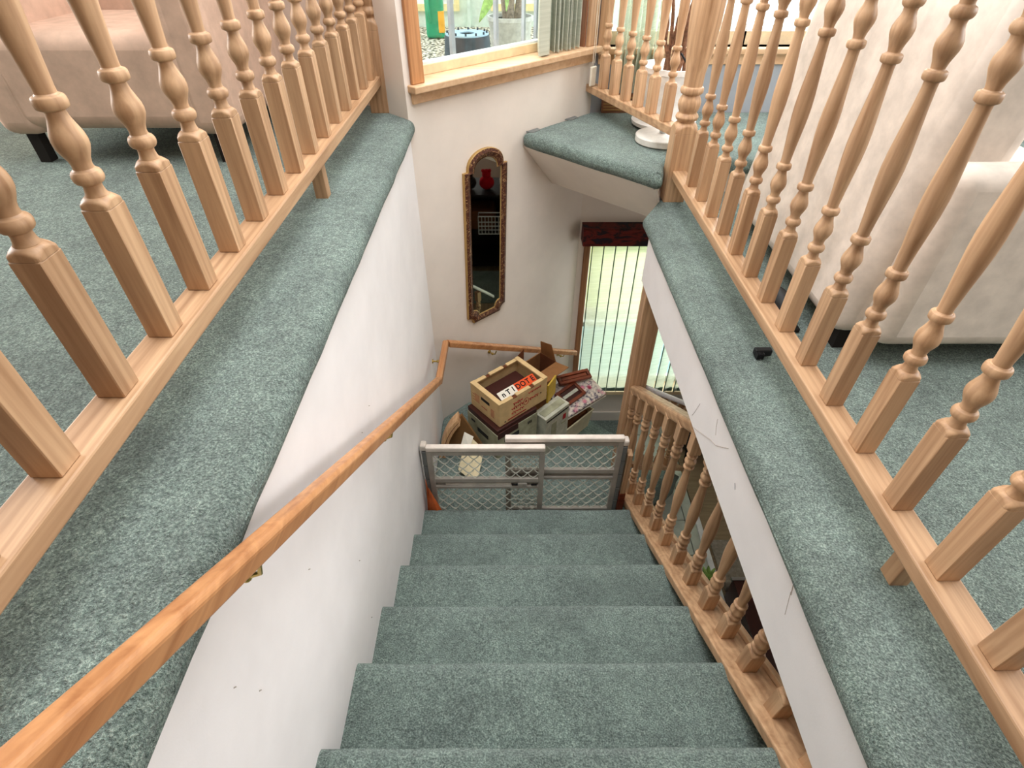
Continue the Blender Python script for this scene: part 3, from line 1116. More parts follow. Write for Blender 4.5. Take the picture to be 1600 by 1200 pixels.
MB().box(LX1 - .03, LX1, YC + .09, YC + .13, .50, 1.9).build('sash_stile', M['white_vinyl'], w3)
MB().box(LX0 + .03, LX1 - .03, YC + .107, YC + .113, .50, 1.9).build('pane', M['glass'], w3)
bl3 = thing('vertical_blind', (1.1, YC - .05, .5), 'closed translucent vertical blind glowing in the lower window', 'blind')
for i in range(13):
    x = .614 + .082 * i
    op = 0 if i < 5 else (6 + (i - 5) * 5)
    a = math.radians(7 + min(20, op * .6))
    dx, dy = .0455 * math.cos(a), .0455 * math.sin(a)
    vs = []
    for u in range(7):
        q = u / 3 - 1
        cx, cy = x + dx * q, YC - .05 + dy * q - .006 * (1 - q * q)
        vs += [(cx, cy, .455), (cx, cy, 1.86), (cx, cy + .0012, 1.86), (cx, cy + .0012, .455)]
    fs = []
    for u in range(6):
        for k_ in range(4):
            q = (k_ + 1) % 4
            fs.append((u * 4 + k_, u * 4 + q, (u + 1) * 4 + q, (u + 1) * 4 + k_))
    fs += [(0, 1, 2, 3), (27, 26, 25, 24)]
    vn = MB().add(vs, fs, True).build('vane', M['vane'], bl3)
    MB().box(x - dx - .001, x - dx + .0065, YC - .0595 - dy, YC - .0575 - dy, .456, 1.86).build('vane_hem', M['hem'], vn)  # dark strip painting the shade where two vanes overlap
    MB().box(x - .036, x + .036, YC - .058, YC - .045, .452, .490).build('vane_weight', M['hem'], vn, bevel=.003)
va = thing('window_valance', (1.05, YC - .06, 1.85), 'dark red and navy patterned valance above the lower window', 'valance')
MB().box(XC + .012, 1.75, YC - .125, YC - .11, 1.845, 1.965).build('front_board', M['valance'], va, bevel=.006)
MB().box(XC + .012, XC + .026, YC - .115, YC - .002, 1.845, 1.965).build('end_board', M['valance'], va, bevel=.003)
MB().box(XC + .012, 1.75, YC - .115, YC - .002, 1.955, 1.968).build('top_board', M['valance'], va)
# outside the lower window
struct(MB().box(.3, 5, YC + .2, 5.45, -.2, -.1).build('floor_deck', M['deck']))
struct(MB().box(.3, 5, 5.42, 5.50, -.2, .02).build('trim_5', M['pale_sash']))
struct(MB().box(-.5, 6, 5.5, 12, -.2, -.12).build('floor_lawn', M['lawn']))

# ------------------------------------------------------------------ mirror
mt0 = (-.150 - XL) / S2
mr = thing('wall_mirror', W(mt0, .02, 1.6), 'tall narrow mirror in a carved red brown and gold frame with arched top', 'mirror')
Rm = Matrix.Rotation(math.radians(1.9), 3, 'Y')
def outline(k):
    """half width .158-k, k = inset"""
    hw = .158 - k
    pts = []
    zb, zs, zt = -.500 + k, .435 - k * .3, .535 - k
    cut = .045
    pts += [(-hw + cut, zb), ]
    for i in range(7):     # concave lower right corner
        a = i / 6 * math.pi / 2
        pts.append((hw - cut * math.cos(a) * 1.0 if False else hw - cut + cut * math.sin(a) * 1.0, zb + cut - cut * math.cos(a)) if False else (hw - cut * math.cos(a), zb + cut * math.sin(a)))
    ar = hw - .028
    pts += [(hw, zs), (ar, zs)]
    for i in range(1, 16):
        a = math.pi * i / 16
        pts.append((ar * math.cos(a), zs + (zt - zs) * math.sin(a) ** .85))
    pts += [(-ar, zs), (-hw, zs)]
    for i in range(7):
        a = i / 6 * math.pi / 2
        pts.append((-hw + cut * math.sin(a), zb + cut * math.cos(a)))
    return pts[1:]
def mpt(x, z, out):
    c, s_ = math.cos(math.radians(1.9)), math.sin(math.radians(1.9))
    xr, zr = x * c + z * s_, -x * s_ + z * c
    return W(mt0 + xr, out, 2.128 + zr)
O, I = outline(0), outline(.048)
def ring(mb, A, Bq, oa, ob, smooth=False):
    n = len(A)
    vs = [mpt(x, z, oa) for x, z in A] + [mpt(x, z, ob) for x, z in Bq]
    return mb.add(vs, [(i, (i + 1) % n, n + (i + 1) % n, n + i) for i in range(n)], smooth)
Mid = outline(.020)
mb = MB(); ring(mb, outline(.002), Mid, .016, .024); ring(mb, Mid, outline(.043), .024, .014); mb.build('carved_frame', M['ornate'], mr)
mb = MB(); ring(mb, O, O, .0, .015); ring(mb, O, outline(.003), .015, .018); mb.build('gold_edge', M['gold'], mr)
mb = MB(); ring(mb, outline(.044), I, .016, .011); mb.build('inner_bead', M['gold'], mr)
mb = MB()
mb.add([mpt(x, z, .010) for x, z in I], [tuple(range(len(I)))])
mb.add([mpt(x, z, .002) for x, z in I], [tuple(range(len(I)))[::-1]])
mb.build('mirror_glass', M['mirror'], mr)

# ------------------------------------------------------------------ safety gate
gt = thing('safety_gate', (.08, 1.85, zl), 'grey white expanding safety gate with diamond mesh across the foot of the stairs', 'gate')
def panel(x0, x1, ya, yb, ztop, side):
    zb = zl + .015
    y0, y1 = ya, yb
    MB().box(x0, x1, y0 - .006, y1 + .006, ztop - .030, ztop).build('top_bar', M['gate_white'], gt, bevel=.007, seg=3)
    MB().box(x0, x1, y0, y1, ztop - .062, ztop - .030).build('upper_rail', M['gate_grey'], gt, bevel=.003)
    MB().box(x0, x1, y0, y1, ztop - .275, ztop - .243).build('middle_rail', M['gate_grey'], gt, bevel=.004)
    MB().box(x0, x1, y0, y1, ztop - .325, ztop - .303).build('middle_rail', M['gate_grey'], gt, bevel=.004)
    MB().box(x0, x1, y0, y1, zb, zb + .03).build('lower_rail', M['gate_grey'], gt, bevel=.003)
    MB().box(x0, x1, y1 - .006, y1 - .002, ztop - .303, ztop - .275).build('rail_web', M['gate_grey'], gt)
    MB().box(x0, x0 + .028, y0 - .002, y1 + .002, zb, ztop - .030).build('stile', M['gate_grey'], gt, bevel=.003)
    MB().box(x1 - .028, x1, y0 - .002, y1 + .002, zb, ztop - .030).build('stile', M['gate_grey'], gt, bevel=.003)
    ym = (y0 + y1) / 2
    for za, zc in ((ztop - .243, ztop - .062), (zb + .03, ztop - .325)):
        mb = MB()
        px, pz = .056, .068
        rows = max(2, round((zc - za) / (pz / 2)))
        pz = 2 * (zc - za) / rows
        n = int((x1 - x0 - .05) / px)
        px = (x1 - x0 - .05) / n
        # scalloped strands: each row hangs from the points of the row above
        for r in range(rows):
            zt = zc - r * pz / 2
            off = (r % 2) * .5
            pts = []
            for i in range(int(n * 8) + 1):
                u = i / 8
                ph = (u + off) % 1.0
                sag = 1 - abs(2 * ph - 1) ** 1.6
                pts.append((x0 + .025 + u * px, ym, zt - sag * pz / 2))
            mb.tube(pts, .0042, 4, smooth=False, flat=.8)
        mb.build('diamond_mesh', M['gate_mesh'], gt)['kind'] = 'stuff'
panel(-.425, .170, 1.828, 1.848, 1.600, -1)
panel(-.030, .565, 1.862, 1.882, 1.632, 1)
# adjusting rack with teeth, in the front panel
mb = MB().box(-.345, .0, 1.833, 1.839, 1.300, 1.314)
for i in range(40): mb.box(-.345 + .0087 * i, -.341 + .0087 * i, 1.833, 1.839, 1.314, 1.320)
mb.build('rack', M['gate_white'], gt)
MB().box(.035, .085, 1.825, 1.842, 1.297, 1.322).build('latch', M['gate_grey'], gt, bevel=.004)
for x in (.004, .105): MB().box(x, x + .03, 1.826, 1.832, 1.305, 1.311).build('slot', M['black'], gt)
for sx, xa in ((-1, -.425), (1, .565)):
    for j in range(5):
        z0 = zl + .02 + j * .108
        x0 = xa - .022 if sx < 0 else xa
        MB().box(x0, x0 + .022, 1.826 + (.03 if sx > 0 else 0), 1.868 + (.03 if sx > 0 else 0), z0, z0 + .104).build('grip_pad', M['gate_dark'], gt, bevel=.004)
    MB().box((xa - .026 if sx < 0 else xa - .004), (xa + .004 if sx < 0 else xa + .026), 1.826 + (.03 if sx > 0 else 0), 1.870 + (.03 if sx > 0 else 0), zl + .56, zl + .60).build('corner_cap', M['gate_white'], gt, bevel=.01, seg=3)

# orange scrap at the gate's left foot and wooden wedge at the right foot
oc = thing('orange_pouch', (-.41, 1.80, zl), 'folded orange leather piece standing against wall at the left foot of the gate', 'leather')
mb = MB()
mb.add([(-.456, 1.79, zl), (-.355, 1.80, zl), (-.43, 1.80, zl + .23), (-.452, 1.83, zl), (-.36, 1.818, zl), (-.44, 1.815, zl + .23), (-.40, 1.772, zl + .09)],
       [(0, 6, 2), (6, 1, 2), (0, 1, 6), (1, 4, 5, 2), (4, 3, 5), (3, 0, 2, 5), (0, 3, 4, 1)])
mb.build('folded_flap', M['orange_leather'], oc, bevel=.004)
mb = MB()
mb.add([(-.458, 1.80, zl + .02), (-.430, 1.81, zl + .03), (-.440, 1.81, zl + .27), (-.458, 1.83, zl + .02), (-.432, 1.825, zl + .03), (-.446, 1.822, zl + .27)],
       [(0, 1, 2), (5, 4, 3), (0, 3, 4, 1), (1, 4, 5, 2), (2, 5, 3, 0)])
mb.build('upright_strip', M['orange_leather'], oc)
oc.location.y -= .025
oc.location.x += .012
oc.scale = (1.2, 1.0, 1.45)
wd = thing('wooden_wedge', (.60, 1.86, zl), 'small reddish wooden block wedged beside the right end of the gate', 'wood block')
MB().box(.588, .624, 1.85, 1.905, zl, zl + .19).build('block', M['wood_red'], wd, bevel=.003)
MB().box(.592, .620, 1.85, 1.90, zl + .19, zl + .50).build('batten', M['fir_z'], wd, bevel=.003)

# ------------------------------------------------------------------ pile on the landing


def obox(mb, c, ang, lx, ly, z0, z1):
    return mb.box(-lx / 2, lx / 2, -ly / 2, ly / 2, z0, z1, rotz(ang, (c[0], c[1], 0)))
def lpt(c, ang, x, y, z):
    return tuple(rotz(ang, (c[0], c[1], 0)) @ Vector((x, y, z)))

# open cream fruit crate
cc, ca, CL, CW = (-.012, 2.531), 41.0, .385, .275
z0c, z1c = 1.256, 1.424
cr = thing('fruit_crate', (cc[0], cc[1], z0c), 'open cream cardboard fruit crate with red print, on top of the boxes', 'crate')
def cbox(x0, x1, y0, y1, z0, z1, mat, name='wall_board', par=None, bev=.002):
    mb = MB().box(x0, x1, y0, y1, z0, z1, rotz(ca, (cc[0], cc[1], 0)))
    return mb.build(name, mat, par or cr, bevel=bev)
T = .010
cbox(-CL / 2, CL / 2, -CW / 2, CW / 2, z0c, z0c + .006, M['crate'], 'bottom_board')
fw = cbox(-CL / 2, CL / 2, -CW / 2, -CW / 2 + T, z0c, z1c, M['crate'], 'front_wall')
cbox(-CL / 2, CL / 2, CW / 2 - T, CW / 2, z0c, z1c, M['crate'], 'back_wall')
lw = cbox(-CL / 2, -CL / 2 + T, -CW / 2 + T, CW / 2 - T, z0c, z1c, M['crate'], 'end_wall')
cbox(CL / 2 - T, CL / 2, -CW / 2 + T, CW / 2 - T, z0c, z1c, M['crate'], 'end_wall')
for y0 in (-CW / 2, CW / 2 - .026):
    for xa, xb in ((-CL / 2, -.085), (-.055, .055), (.085, CL / 2)):
        cbox(xa, xb, y0, y0 + .026, z1c, z1c + .010, M['crate'], 'rim_board')
cbox(-CL / 2 - .002, -CL / 2 + .030, -CW / 2, CW / 2, z1c + .002, z1c + .014, M['crate'], 'rim_board')
cbox(CL / 2 - .030, CL / 2 + .002, -CW / 2, CW / 2, z1c + .002, z1c + .014, M['crate'], 'rim_board')
for x in (-.07, .07):
    for y0 in (-CW / 2, CW / 2 - .024): cbox(x - .016, x + .016, y0, y0 + .024, z1c - .004, z1c + .002, M['dark_cardboard'], 'rim_notch')
cbox(-CL / 2 - .0012, -CL / 2 + .002, -.045, .035, z1c - .060, z1c - .036, M['black_print'], 'hand_hole', lw)
# red markings on the front: two looping script lines, a round emblem with a star, underline
def script(x0, x1, zmid, h, n, name, mat, par, seed, tube=.0024):
    rnd = random.Random(seed)
    pts = []
    for i in range(n * 10 + 1):
        u = i / (n * 10)
        a = u * n * 2 * math.pi
        pts.append(lpt(cc, ca, x0 + (x1 - x0) * u + .006 * math.sin(a), -CW / 2 - .0006, zmid + h * math.cos(a + .6) * (.6 + .4 * math.sin(a * .37 + seed))))
    MB().tube(pts, tube, 4).build(name, mat, par)
script(-.085, -.01, z0c + .122, .011, 5, 'red_lettering', M['red_print'], fw, 1)
script(-.10, -.005, z0c + .088, .012, 6, 'red_lettering', M['red_print'], fw, 3)
script(-.10, .0, z0c + .052, .011, 5, 'red_lettering', M['red_print'], fw, 5)
script(.035, .14, z0c + .140, .008, 8, 'red_lettering', M['red_print'], fw, 2, .0018)
script(.045, .12, z0c + .085, .011, 4, 'red_lettering', M['red_print'], fw, 7)
emb = [lpt(cc, ca, .018 + .021 * math.cos(a * .26), -CW / 2 - .0005, z0c + .088 + .026 * math.sin(a * .26)) for a in range(24)]
MB().tube(emb, .0018, 4, closed=True).build('red_emblem', M['red_print'], fw)
star = []
for i in range(10):
    r_ = .012 if i % 2 == 0 else .005
    a = math.pi / 2 + i * math.pi / 5
    star.append((.018 + r_ * math.cos(a), z0c + .088 + r_ * math.sin(a)))
MB().add([lpt(cc, ca, x, -CW / 2 - .001, z) for x, z in star] + [lpt(cc, ca, x, -CW / 2 + .001, z) for x, z in star],
         [tuple(range(10)), tuple(range(19, 9, -1))] + [(i, (i + 1) % 10, 10 + (i + 1) % 10, 10 + i) for i in range(10)]).build('red_star', M['red_print'], fw)
cbox(-.13, .02, -CW / 2 - .001, -CW / 2 + .001, z0c + .016, z0c + .024, M['red_print'], 'red_line', fw, 0)
cbox(-.155, -.145, -CW / 2 - .001, -CW / 2 + .001, z0c + .016, z0c + .024, M['black_print'], 'print_mark', fw, 0)
cbox(.135, .145, -CW / 2 - .001, -CW / 2 + .001, z0c + .080, z0c + .088, M['black_print'], 'print_mark', fw, 0)
for j in range(6): cbox(-CL / 2 - .0008, -CL / 2 + .001, .052, .098 + .02 * (j % 2), z1c - .050 - .011 * j, z1c - .0475 - .011 * j, M['red_print'], 'red_line', lw, 0)
for j in range(6): cbox(-CL / 2 - .0008, -CL / 2 + .001, -.088, -.055, z1c - .075 - .011 * j, z1c - .072 - .011 * j, M['red_print'], 'red_line', lw, 0)
cbox(-CL / 2 - .0008, -CL / 2 + .001, -.02, .035, z1c - .115, z1c - .110, M['red_print'], 'red_line', lw, 0)
# dark book and the ANTIDOTE card inside the crate
bk = thing('dark_album', (cc[0], cc[1], z0c + .006), 'dark brown album lying inside the cream fruit crate', 'book')
MB().box(-.168, .150, -.105, .110, z0c + .010, z0c + .105, rotz(ca, (cc[0], cc[1], 0))).build('cover', M['dark_book'], bk, bevel=.006)
rc = thing('record_sleeve', (cc[0] + .05, cc[1] - .08, z0c + .11), 'white and orange sleeve lettered in black, slanting inside the cream crate', 'sleeve')
tilt = Matrix.Translation(lpt(cc, ca, .008, -.080, z1c + .004)) @ Matrix.Rotation(math.radians(ca), 4, 'Z') @ Matrix.Rotation(math.radians(26), 4, 'X')
sl = MB().box(-.150, -.022, -.026, .030, -.003, 0, tilt).build('white_half', M['white_card'], rc)
MB().box(-.022, .135, -.026, .030, -.003, 0, tilt).build('orange_half', M['orange_card'], rc)
def text_mesh(body, size, mat4, mat, parent, name):
    cu = bpy.data.curves.new(name, 'FONT')
    cu.body = body; cu.size = size; cu.extrude = .0004; cu.align_x = 'CENTER'; cu.align_y = 'CENTER'
    cu.offset = .0012
    to = bpy.data.objects.new(name, cu)
    COL.objects.link(to)
    dg = bpy.context.evaluated_depsgraph_get()
    me = bpy.data.meshes.new_from_object(to.evaluated_get(dg))
    bpy.data.objects.remove(to)
    o = bpy.data.objects.new(name, me)
    COL.objects.link(o)
    off = root_loc(parent)
    for v in me.vertices: v.co = mat4 @ v.co - off
    me.materials.clear(); me.materials.append(mat)
    o.parent = parent
    return o
for i, ch in enumerate('nTIDOTE'):
    text_mesh(ch, .046, tilt @ Matrix.Translation((-.118 + .0385 * i, .002, .0012)) , M['black_print'], rc, 'letter')
# box beneath the crate
lb = (-.030, 2.505)
lo = thing('storage_box', (lb[0], lb[1], zl), 'pale green carton with oval hand holes beneath the cream fruit crate', 'box')
def lbox(x0, x1, y0, y1, z0, z1, mat, name, bev=.002, par=None):
    return MB().box(x0, x1, y0, y1, z0, z1, rotz(40, (lb[0], lb[1], 0))).build(name, mat, par or lo, bevel=bev)
body = lbox(-.195, .13, -.15, .15, zl + .002, zl + .205, M['greenish_box'], 'body')
lbox(-.192, .127, -.147, .147, zl + .205, zl + .244, M['dark_book'], 'lid', .004)
lbox(-.190, -.03, -.153, -.147, zl + .170, zl + .220, M['dark_book'], 'lid_flap')
lbox(-.197, -.190, -.06, .05, zl + .10, zl + .135, M['black'], 'hand_hole', .008)
lbox(-.14, -.02, -.152, -.146, zl + .115, zl + .150, M['black'], 'hand_hole', .010)
lbox(-.197, -.191, .07, .11, zl + .155, zl + .170, M['black_print'], 'print_bar', .001)
for i in range(3): lbox(.05 + .012 * i, .058 + .012 * i, -.1515, -.149, zl + .150, zl + .172, M['black_print'], 'print_bar', 0)
# narrow upright carton beside it
uc = (.290, 2.565)
ca2 = 45
z2 = zl - r2
up = thing('upright_carton', (uc[0], uc[1], z2), 'pale upright carton with red stamp, standing right of the stacked boxes', 'carton')
def ubox(x0, x1, y0, y1, z0, z1, mat, name, bev=.002):
    return MB().box(x0, x1, y0, y1, z0, z1, rotz(ca2, (uc[0] - .02, uc[1] + .0, 0))).build(name, mat, up, bevel=bev)
ubox(-.115, .115, -.045, .06, z2 + .002, z2 + .345, M['carton'], 'body')
ubox(-.105, .105, -.0465, -.044, z2 + .310, z2 + .322, M['black_print'], 'dark_band', 0)
ubox(.055, .085, -.0465, -.044, z2 + .235, z2 + .280, M['red_print'], 'red_stamp', 0)
ubox(.045, .090, -.0465, -.044, z2 + .200, z2 + .215, M['greenish_box'], 'print_patch', 0)
ubox(-.055, -.005, -.0462, -.044, z2 + .10, z2 + .27, M['greenish_box'], 'print_patch', 0)
ubox(-.10, .10, -.02, .03, z2 + .345, z2 + .348, M['greenish_box'], 'top_print', 0)
# brown open carton behind the crate
oc_ = (.212, 2.925)
z3 = zl - r2 * 1
ob = thing('open_carton', (oc_[0], oc_[1], z3), 'open brown cardboard carton with raised flaps behind the fruit crate', 'carton')
def qbox(x0, x1, y0, y1, z0, z1, mat, name, bev=.001, ang=45):
    return MB().box(x0, x1, y0, y1, z0, z1, rotz(ang, (oc_[0], oc_[1], 0))).build(name, mat, ob, bevel=bev)
H3 = .36
qbox(-.17, .15, -.01, .15, z3 + .002, z3 + .01, M['dark_cardboard'], 'bottom_board')
qbox(-.17, .15, -.01, -.004, z3 + .002, z3 + H3, M['cardboard'], 'front_wall')
qbox(-.17, .15, .144, .15, z3 + .002, z3 + H3, M['cardboard'], 'back_wall')
qbox(-.17, -.164, -.004, .144, z3 + .002, z3 + H3, M['dark_cardboard'], 'end_wall')
qbox(.144, .15, -.004, .144, z3 + .002, z3 + H3, M['dark_cardboard'], 'end_wall')
def flap(pts, th, name, mat):
    P = [Vector(lpt(oc_, 45, *p)) for p in pts]
    n_ = (P[1] - P[0]).cross(P[2] - P[0]).normalized() * th
    k_ = len(P)
    return MB().add([tuple(p) for p in P] + [tuple(p + n_) for p in P], [tuple(range(k_)), tuple(range(2 * k_ - 1, k_ - 1, -1))] + [(i, (i + 1) % k_, k_ + (i + 1) % k_, k_ + i) for i in range(k_)]).build(name, mat, ob)
zt = z3 + H3
flap([(-.165, .147, zt), (-.03, .147, zt), (-.02, .155, zt + .12), (-.15, .155, zt + .06)], .004, 'flap', M['dark_cardboard'])
flap([(.147, .0, zt), (.147, .14, zt), (.125, .13, zt + .12), (.125, .03, zt + .14)], .004, 'flap', M['cardboard'])
flap([(-.165, -.007, zt), (.145, -.007, zt), (.15, -.12, zt + .015), (-.12, -.12, zt + .015)], .004, 'flap', M['cardboard'])
# beige plastic bin with books
bc = (.405, 2.90)
z4 = zl - r2 * 2
bn = thing('plastic_bin', (bc[0], bc[1], z4), 'beige plastic bin full of books on the lower angled steps', 'bin')
def shell(c, ang, lx, ly, z0, h, taper, th):
    mb = MB()
    vs = []
    for (k_, zz, ins) in ((1 - taper, z0, 0), (1, z0 + h, 0), (1, z0 + h, th), (1 - taper, z0 + th, th)):
        for sx, sy in ((-1, -1), (1, -1), (1, 1), (-1, 1)):
            vs.append(lpt(c, ang, sx * (lx / 2 * k_ - ins), sy * (ly / 2 * k_ - ins), zz))
    fs = [(3, 2, 1, 0), (12, 13, 14, 15)]
    for r_ in range(3):
        for i in range(4):
            j = (i + 1) % 4
            fs.append((r_ * 4 + i, r_ * 4 + j, r_ * 4 + 4 + j, r_ * 4 + 4 + i))
    return mb.add(vs, fs)
shell(bc, 45, .34, .24, z4 + .002, .17, .12, .006).build('tub', M['bin'], bn, bevel=.006, seg=3)
mb = MB()
for sx0, sx1, sy0, sy1 in ((-.176, .176, -.126, -.114), (-.176, .176, .114, .126), (-.176, -.164, -.114, .114), (.164, .176, -.114, .114)):
    mb.box(sx0, sx1, sy0, sy1, z4 + .163, z4 + .177, rotz(45, (bc[0], bc[1], 0)))
mb.build('rim', M['bin'], bn, bevel=.005)
for i, (mn, z_, yo, xa, xb) in enumerate([('dark_cardboard', .06, -.02, -.15, .13), ('paper', .10, .0, -.13, .14), ('dark_cardboard', .135, -.005, -.15, .135)]):
    t_ = thing('book', (bc[0], bc[1], z4 + z_), ['brown book lowest in the beige bin', 'cream paged book in the middle of the beige bin', 'brown book on top in the beige bin'][i], 'book', 'books in the beige bin')
    MB().box(xa, xb, -.09 + yo, .10 + yo, z4 + z_, z4 + z_ + .034, rotz(45, (bc[0], bc[1], 0))).build('cover', M[mn], t_, bevel=.003)
# floral bag draped over the bin
fb = (.465, 2.955)
fg = thing('floral_album', (fb[0], fb[1], z4 + .18), 'large floral printed portfolio lying over the books in the bin', 'portfolio')
ft = Matrix.Translation((fb[0], fb[1], z4 + .335)) @ Matrix.Rotation(math.radians(38), 4, 'Z') @ Matrix.Rotation(math.radians(-2), 4, 'Y') @ Matrix.Rotation(math.radians(16), 4, 'X')
MB().box(-.185, .19, -.14, .125, -.035, .0, ft).build('cover', M['floral'], fg, bevel=.008, seg=3)
MB().box(-.18, .192, -.144, -.10, -.042, -.034, ft).build('page_edge', M['white_card'], fg, bevel=.002)
# picture frames on the portfolio
for i, (ox, oy, oz, rz, nm, lab, lx_, ly_) in enumerate([(-.055, -.005, .002, 4, 'picture_frame', 'red brown wooden picture frame lying nearest on the floral portfolio', .20, .13), (.05, .085, .026, -16, 'picture_frame', 'dark thin frame leaning behind the red brown frame', .26, .08)]):
    c_ = ft @ Vector((ox, oy, oz))
    g_ = thing(nm, tuple(c_), lab, 'frame')
    q_ = ft @ Matrix.Translation((ox, oy, oz)) @ Matrix.Rotation(math.radians(rz), 4, 'Z')
    hx_, hy_ = lx_ / 2, ly_ / 2
    for nm2, bx_ in (('frame_side', (-hx_, hx_, -hy_, -hy_ + .022)), ('frame_side', (-hx_, hx_, hy_ - .022, hy_)), ('frame_side', (-hx_, -hx_ + .022, -hy_ + .022, hy_ - .022)), ('frame_side', (hx_ - .022, hx_, -hy_ + .022, hy_ - .022))):
        MB().box(bx_[0], bx_[1], bx_[2], bx_[3], 0, .022, q_).build(nm2, M['wood_red'], g_, bevel=.002)
    MB().box(-hx_ + .022, hx_ - .022, -hy_ + .022, hy_ - .022, .0, .008, q_).build('backing', M['dark_book'], g_)
    MB().box(-hx_ + .03, hx_ - .03, -.012, .012, .008, .016, q_).build('cross_bar', M['wood_red'] if i else M['carton'], g_)
# yellow folder between crate and portfolio
yf = thing('yellow_folder', (.27, 2.72, zl + .03), 'mustard yellow folder standing between the crate and the portfolio', 'folder')
MB().box(-.06, .06, -.006, .006, z2 + .35, z2 + .50, rotz(62, (.262, 2.66, 0))).build('cover', M['yellow_card'], yf, bevel=.002)
# curved wooden tray against the left wall with papers
tr = thing('curved_tray', (-.36, 2.37, zl), 'half round wooden tray with layered rim standing on edge by the left wall', 'tray')
arc = []
for i in range(15):
    u = i / 14
    x = (1 - u) ** 2 * -.448 + 2 * u * (1 - u) * -.425 + u * u * -.318
    z = (1 - u) ** 2 * (zl + .004) + 2 * u * (1 - u) * (zl + .20) + u * u * (zl + .305)
    arc.append((x, z))
def arc_band(r0, r1, y0, y1):
    """band following the curved side, r = inset towards the lower right"""
    cx, cz = -.22, zl + .02
    def ins(p, r):
        d = Vector((cx - p[0], cz - p[1])); d.normalize()
        return (p[0] + d.x * r, p[1] + d.y * r)
    vs, fs = [], []
    n = len(arc)
    for p in arc:
        a0, a1 = ins(p, r0), ins(p, r1)
        tl = lambda q, yy: (q[0], yy + .10 * (q[1] - zl), max(q[1], zl + .003))
        vs += [tl(a0, y0), tl(a1, y0), tl(a1, y1), tl(a0, y1)]
    for i in range(n - 1):
        for k_ in range(4):
            q = (k_ + 1) % 4
            fs.append((i * 4 + k_, i * 4 + q, i * 4 + 4 + q, i * 4 + 4 + k_))
    fs += [(0, 1, 2, 3), tuple((n - 1) * 4 + k_ for k_ in (3, 2, 1, 0))]
    return MB().add(vs, fs)
arc_band(.0, .020, 2.27, 2.35).build('rim', M['wood_tray'], tr)
arc_band(.020, .025, 2.275, 2.35).build('red_line', M['wood_red'], tr)
arc_band(.025, .042, 2.27, 2.35).build('rim', M['wood_tray'], tr)
mb = MB()
inn = [(x + .022, max(z - .010, zl + .003)) for x, z in arc] + [(-.175, zl + .045), (-.19, zl + .003)]
n_ = len(inn)
tl = lambda q, yy: (q[0], yy + .10 * (q[1] - zl), q[1])
mb.add([tl(q, 2.325) for q in inn] + [tl(q, 2.345) for q in inn], [tuple(range(n_)), tuple(range(2 * n_ - 1, n_ - 1, -1))] + [(i, (i + 1) % n_, n_ + (i + 1) % n_, n_ + i) for i in range(n_)])
mb.build('base_panel', M['tray_in'], tr)
pp = thing('paper_folder', (-.25, 2.30, zl), 'cream paper folder leaning inside the curved wooden tray', 'folder')
def quad(name, pts, th, mat, par):
    P = [Vector(p) for p in pts]
    n_ = (P[1] - P[0]).cross(P[2] - P[0]).normalized() * th
    return MB().add([tuple(p) for p in P] + [tuple(p + n_) for p in P], [(0, 1, 2, 3), (7, 6, 5, 4)] + [(i, (i + 1) % 4, 4 + (i + 1) % 4, 4 + i) for i in range(4)]).build(name, mat, par)
quad('cover', [(-.262, 2.28, zl + .215), (-.165, 2.255, zl + .10), (-.205, 2.06, zl + .006), (-.315, 2.14, zl + .05)], .006, M['paper'], pp)
quad('loose_sheet', [(-.278, 2.275, zl + .235), (-.225, 2.27, zl + .200), (-.250, 2.21, zl + .15), (-.300, 2.23, zl + .17)], .002, M['white_card'], pp)

# ------------------------------------------------------------------ platform: lamp, plant, register
lp_ = thing('floor_lamp', (.79, 3.02, FP), 'white round lamp base with steel stem behind the short railing', 'lamp')
LC = (.792, 3.005, FP)
MB().lathe([(.134, .004), (.138, .008), (.138, .034), (.134, .038), (.03, .041), (.012, .045)], 64, c=LC, smooth=False).build('base', M['lamp_white'], lp_)
MB().lathe([(.018, .046), (.018, .056), (.009, .06), (.009, 1.2)], 14, c=LC).build('stem', M['steel'], lp_)
dp = thing('dried_plant', (.85, 3.30, FP), 'white pot of tall dried brown stalks behind the short railing', 'plant')
DC = (.86, 3.30, FP)
MB().lathe([(.115, .004), (.155, .27), (.162, .275), (.162, .30), (.150, .30), (.146, .27)], 32, c=DC).build('pot', M['white_ceramic'], dp)
MB().lathe([(.001, .262), (.147, .262)], 24, c=DC, cap=False).build('soil', M['black'], dp)
MB().lathe([(.128, .0), (.175, .012), (.178, .03), (.17, .03)], 30, c=DC).build('saucer', M['white_ceramic'], dp)
rnd = random.Random(4)
for i in range(9):
    a = rnd.uniform(0, 6.28); q = rnd.uniform(.01, .06); tp = rnd.uniform(.02, .10)
    pts = []
    hgt = rnd.uniform(.28, .62)
    for j in range(5):
        u = j / 4
        pts.append((DC[0] + math.cos(a) * (q + tp * u) + .012 * math.sin(j * 2 + i), DC[1] + math.sin(a) * (q + tp * u), DC[2] + .25 + hgt * u))
    MB().tube(pts, [.013, .011, .009, .006, .003], 7).build('stalk', M['dry_stem'], dp)
kb = thing('power_cord', (1.0, 3.1, FP), 'black cord hanging down beside the white plant pot', 'cord')
MB().tube([(.845, 3.12, 3.06), (.895, 3.10, 3.00), (.915, 3.08, 2.90), (.90, 3.05, 2.80), (.885, 3.0, 2.72), (.90, 2.93, FP + .008)], .005, 8).build('cable', M['black'], kb)
vt = thing('floor_register', (.60, YC - .03, FP), 'brass coloured baseboard heating register at the platform corner', 'register')
MB().box(XC + .06, XC + .30, YC - .045, YC - .004, FP, FP + .10).build('body', M['brown_x'], vt, bevel=.004)
